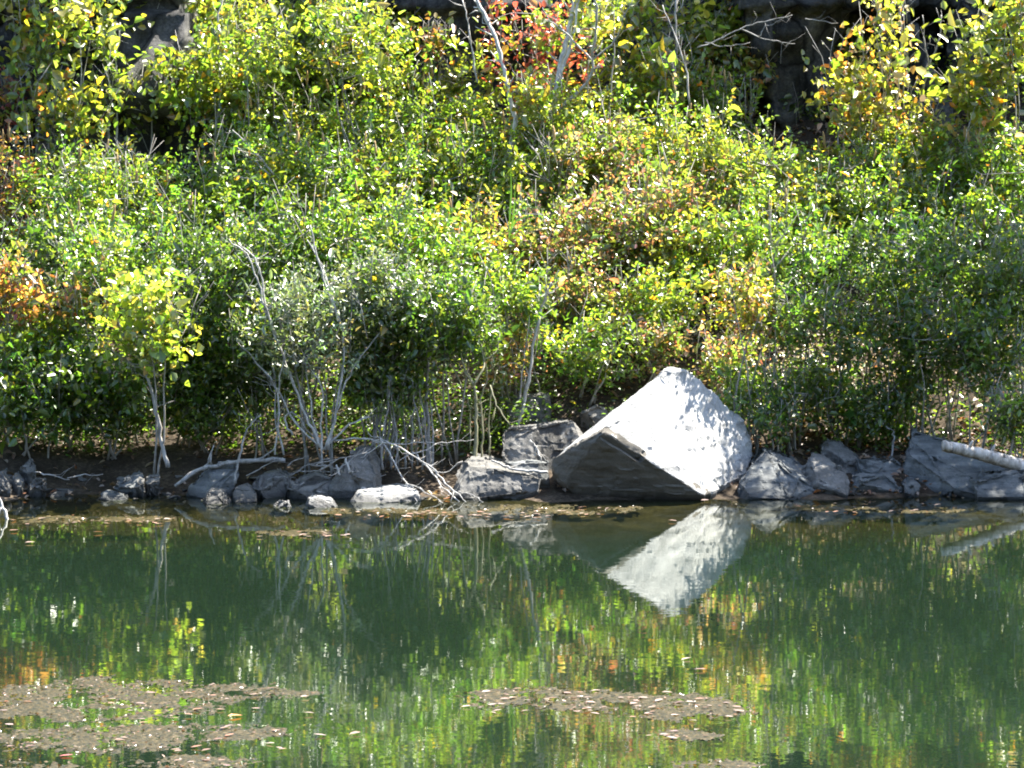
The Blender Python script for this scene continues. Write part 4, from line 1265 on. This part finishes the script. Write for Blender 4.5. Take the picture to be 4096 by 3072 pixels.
# ------------------------------------------------------------------ floating mats and leaves
def mat_patch(label, blobs, seed, cell=.009, thick=.007, bias=-.10):
    """low lumpy scum that breaks the surface only where its ragged height is positive. blobs in photo px on the water plane"""
    els = []
    for (x0, y0, x1, y1) in blobs:
        a, b_ = W((x0 + x1) / 2, y1), W((x0 + x1) / 2, y0)
        l, r = W(x0, (y0 + y1) / 2), W(x1, (y0 + y1) / 2)
        els.append(((l.x + r.x) / 2, (a.y + b_.y) / 2, (r.x - l.x) / 2, (b_.y - a.y) / 2))
    X0 = min(e[0] - e[2] * 1.3 for e in els)
    X1 = max(e[0] + e[2] * 1.3 for e in els)
    Y0 = min(e[1] - e[3] * 1.3 for e in els)
    Y1 = max(e[1] + e[3] * 1.3 for e in els)
    nx, ny = int((X1 - X0) / cell), int((Y1 - Y0) / (cell * 1.6))
    gx = np.linspace(X0, X1, nx)
    gy = np.linspace(Y0, Y1, ny)
    H = np.zeros((ny, nx))
    for j, yv in enumerate(gy):
        for i, xv in enumerate(gx):
            m_ = max(1 - ((xv - e[0]) / e[2]) ** 2 - ((yv - e[1]) / e[3]) ** 2 for e in els)
            if m_ < -.9:
                H[j, i] = -1
                continue
            q = Vector((xv * 5, yv * 3.4, seed))
            f_ = noise.fractal(q, .9, 2.1, 5)
            f2 = noise.fractal(Vector((xv * 38, yv * 16, seed)), .8, 2.0, 2)
            H[j, i] = min(m_, .40) + f_ * 1.15 + f2 * .75 + bias
    fine = rng.standard_normal(H.shape) * .0016
    Z = np.clip(H, -.5, .6) * thick + fine
    ok = H > -.30
    idx = -np.ones(H.shape, int)
    idx[ok] = np.arange(ok.sum())
    GX, GY = np.meshgrid(gx, gy)
    c0 = np.array([(X0 + X1) / 2, (Y0 + Y1) / 2, 0])
    V = np.stack([GX[ok], GY[ok], Z[ok]], 1) - c0
    a, b_, c_, d_ = idx[:-1, :-1], idx[:-1, 1:], idx[1:, 1:], idx[1:, :-1]
    q = (a >= 0) & (b_ >= 0) & (c_ >= 0) & (d_ >= 0)
    Fq = np.stack([a[q], b_[q], c_[q], d_[q]], 1)
    o = link("algae_mat", np_mesh("algae_mat", V, Fq), M_scum)
    o.location = c0
    tag(o, label, "algae mat")
    # sodden crumbs of leaf caught in the scum
    cand = np.argwhere((H > .02) & (H < .60))
    nb = min(len(cand), int(len(cand) * .12))
    ch = cand[rng.choice(len(cand), nb, replace=False)]
    pp = np.stack([gx[ch[:, 1]], gy[ch[:, 0]], np.clip(H[ch[:, 0], ch[:, 1]], 0, .6) * thick + .002], 1) - c0
    bl_ = rng.uniform(.007, .022, nb)
    bc = .62 * np.array([(.10, .07, .03), (.20, .14, .08), (.32, .20, .13), (.06, .055, .02), (.42, .31, .24), (.28, .12, .04)])[rng.choice(6, nb, p=[.25, .22, .18, .2, .09, .06])]
    v_, f_, cc_ = leaf_arrays(pp, rng.standard_normal((nb, 3)) * np.array([1, 1, .12]), rng.standard_normal((nb, 3)) * .28 + np.array([0, 0, 1]), bl_, bl_ * .6, bc, .2, .1)
    tag(link("leaf_crumbs", np_mesh("leaf_crumbs", v_, f_, cc_), M_wet, o), kind="stuff")
    return o, (gx, gy, H)


mats = [
 ("thin pale scum line in the left shallows beside the slanting stick", [(20, 2066, 420, 2092), (300, 2066, 760, 2086)], 21.3),
 ("thin scum line with leaves in front of the right-hand slabs", [(3080, 2020, 3500, 2042), (3350, 2026, 3900, 2052)], 25.9),
 ("broad brown algae mat with pale glints at the lower left", [(-150, 2715, 900, 2870), (500, 2735, 1260, 2800), (-100, 2830, 700, 2890)], 3.1),
 ("ragged algae mat dotted with pink leaves in the lower left corner", [(-150, 2905, 760, 3010), (500, 2895, 1150, 2965)], 7.7),
 ("thin strip of algae at the very bottom left", [(480, 3025, 1080, 3080), (-100, 3045, 300, 3085)], 5.5),
 ("long algae mat strewn with orange leaves right of centre", [(1830, 2755, 2600, 2840), (2300, 2775, 3020, 2880)], 9.2),
 ("small streak of algae below the long leaf-strewn mat", [(2560, 2920, 2880, 2965)], 1.9),
 ("pale algae strip along the bottom edge right of centre", [(2650, 3040, 3050, 3085)], 2.9),
 ("greenish scum band with leaves in front of the fallen branches", [(1330, 2030, 1900, 2058), (1750, 2015, 2500, 2062)], 12.1),
 ("thin olive scum streak in the shallows left of the fan of branches", [(1000, 2118, 1420, 2142)], 14.3),
]
for lab, bl, sd in mats:
    mat_patch(lab, bl, sd, cell=.009 if bl[0][1] > 2500 else .012, bias=-.22 if bl[0][1] > 2500 else -.34)

FL = {}


def float_leaf_mesh(key, col):
    v, f_, c_ = leaf_arrays(np.array([[0, 0, 0.]]), np.array([[1., 0, 0]]), np.array([[0, 0, 1.]]), np.array([1.0]), np.array([.52]), np.array([col]), rng.uniform(.04, .16), rng.uniform(-.10, .0))
    v = v - v.mean(0)
    v[:, 2] -= v[:, 2].min()
    me = np_mesh("floating_leaf", v, f_, c_)
    me.materials.append(M_dry)
    return me


leafcols = [(.20, .11, .07), (.24, .15, .11), (.17, .08, .045), (.24, .085, .025), (.30, .21, .17), (.13, .06, .04)]
FLM = [float_leaf_mesh(i, c) for i, c in enumerate(leafcols) for _ in range(2)]


def float_leaf(px, py, label, group, size=None, me=None):
    q = W(px, py, .004)
    o = bpy.data.objects.new("floating_leaf", me or FLM[rng.integers(0, len(FLM))])
    COL.objects.link(o)
    s = size or rng.uniform(.028, .052)
    o.location = q + Vector((0, 0, rng.uniform(.001, .005)))
    o.scale = (s, s, s)
    o.rotation_euler = (rng.uniform(-.12, .12), rng.uniform(-.12, .12), rng.uniform(-.7, .7) + (math.pi if rng.uniform() < .5 else 0))
    tag(o, label, "leaf", group)
    return o


def scatter(n, box, label, group, slant=0.0, size=None):
    for _ in range(n):
        px = rng.uniform(box[0], box[2])
        u = rng.uniform(0, 1)
        py = box[1] + (box[3] - box[1]) * u
        float_leaf(px, py, label, group, size)


scatter(22, (0, 2715, 1250, 2880), "fallen tan leaf resting on the broad glinting algae mat", "leaves on the broad algae mat")
scatter(22, (0, 2885, 1150, 3010), "pinkish fallen leaf on the ragged mat in the lower left corner", "leaves on the ragged algae mat")
scatter(8, (550, 3000, 950, 3070), "pale leaf floating along the bottom left edge", "leaves at the bottom left edge")
scatter(34, (1850, 2755, 2700, 2860), "orange brown leaf lying on the long mat right of centre", "leaves on the long algae mat")
scatter(20, (2500, 2790, 3010, 2885), "orange brown leaf lying on the long mat right of centre", "leaves on the long algae mat")
scatter(8, (2580, 2915, 2870, 2965), "tan leaf on the small algae streak below the long mat", "leaves on the small algae streak")
scatter(46, (1350, 2042, 2250, 2076), "tan leaf floating on the scum band before the fallen branches", "leaves on the scum band")
scatter(14, (2150, 2025, 2480, 2060), "tan leaf floating on the scum band before the fallen branches", "leaves on the scum band")
scatter(16, (30, 2076, 720, 2098), "pale leaf in the floating line right of the slanting water stick", "leaves in the left floating line")
scatter(14, (1030, 2126, 1420, 2150), "small leaf on the thin olive scum streak", "leaves on the olive streak")
scatter(14, (3150, 2015, 3800, 2052), "pale leaf floating in front of the right-hand slabs", "leaves before the right slabs")
for (px, py, lab) in [(55, 2124, "lone pale leaf near the slanting water stick"), (392, 2131, "single white leaf drifting in the left shallows"), (120, 2172, "long pale leaf drifting farthest from the left shore"),
                      (672, 2077, "upturned pale leaf below the curved maple trunk"), (2690, 2085, "small leaf drifting before the boulder's mirror image"), (2745, 2636, "pale leaf alone on open water below the boulder's reflection"),
                      (2800, 2680, "smaller tan leaf just below the lone pale leaf on open water"), (1420, 2935, "pink leaf floating alone between the two big mats"), (1280, 2942, "orange leaf floating alone right of the ragged mat"), (2820, 2002, "leaf touching the boulder's lowest corner")]:
    float_leaf(px, py, lab, "lone floating leaves", .06)
float_leaf(265, 3022, "dark red leaf in the lower left corner", None, .062, float_leaf_mesh(90, (.30, .02, .012)))
float_leaf(940, 2865, "bright orange leaf at the edge of the broad algae mat", None, .07, float_leaf_mesh(91, (.5, .17, .02)))
float_leaf(1787, 1996, "bright orange leaf upright among the branch tips in the water", None, .05, float_leaf_mesh(92, (.5, .15, .01)))

# ------------------------------------------------------------------ light
SUN_EL, SUN_AZ = R(57), R(52)      # azimuth measured from straight away (+Y) towards the right (+X)
sdir = Vector((math.cos(SUN_EL) * math.sin(SUN_AZ), math.cos(SUN_EL) * math.cos(SUN_AZ), math.sin(SUN_EL)))
sl = bpy.data.lights.new("sun", 'SUN')
sl.energy = 5.0
sl.angle = R(0.5)
sl.color = (1.0, .95, .86)
so = bpy.data.objects.new("sun", sl)
COL.objects.link(so)
so.rotation_euler = sdir.to_track_quat('Z', 'Y').to_euler()
so.location = (10, 10, 30)
w = bpy.data.worlds.new("World")
scene.world = w
w.use_nodes = True
nt = w.node_tree
bg = nt.nodes["Background"]
sky = nt.nodes.new("ShaderNodeTexSky")
sky.sky_type = 'NISHITA'
sky.sun_disc = False
sky.sun_elevation = SUN_EL
sky.sun_rotation = SUN_AZ
nt.links.new(sky.outputs[0], bg.inputs[0])
bg.inputs[1].default_value = 0.105

scene.view_settings.view_transform = 'Standard'
scene.view_settings.look = 'None'
scene.view_settings.exposure = 2.4
scene.view_settings.gamma = 1.0
scene.cycles.pixel_filter_type = 'BLACKMAN_HARRIS'
scene.cycles.filter_width = 1.9
scene.cycles.max_bounces = 7
scene.cycles.diffuse_bounces = 3
scene.cycles.glossy_bounces = 3
scene.cycles.transmission_bounces = 4
scene.cycles.transparent_max_bounces = 6
scene.cycles.caustics_reflective = False
scene.cycles.sample_clamp_indirect = 6
scene.cycles.sample_clamp_direct = 12
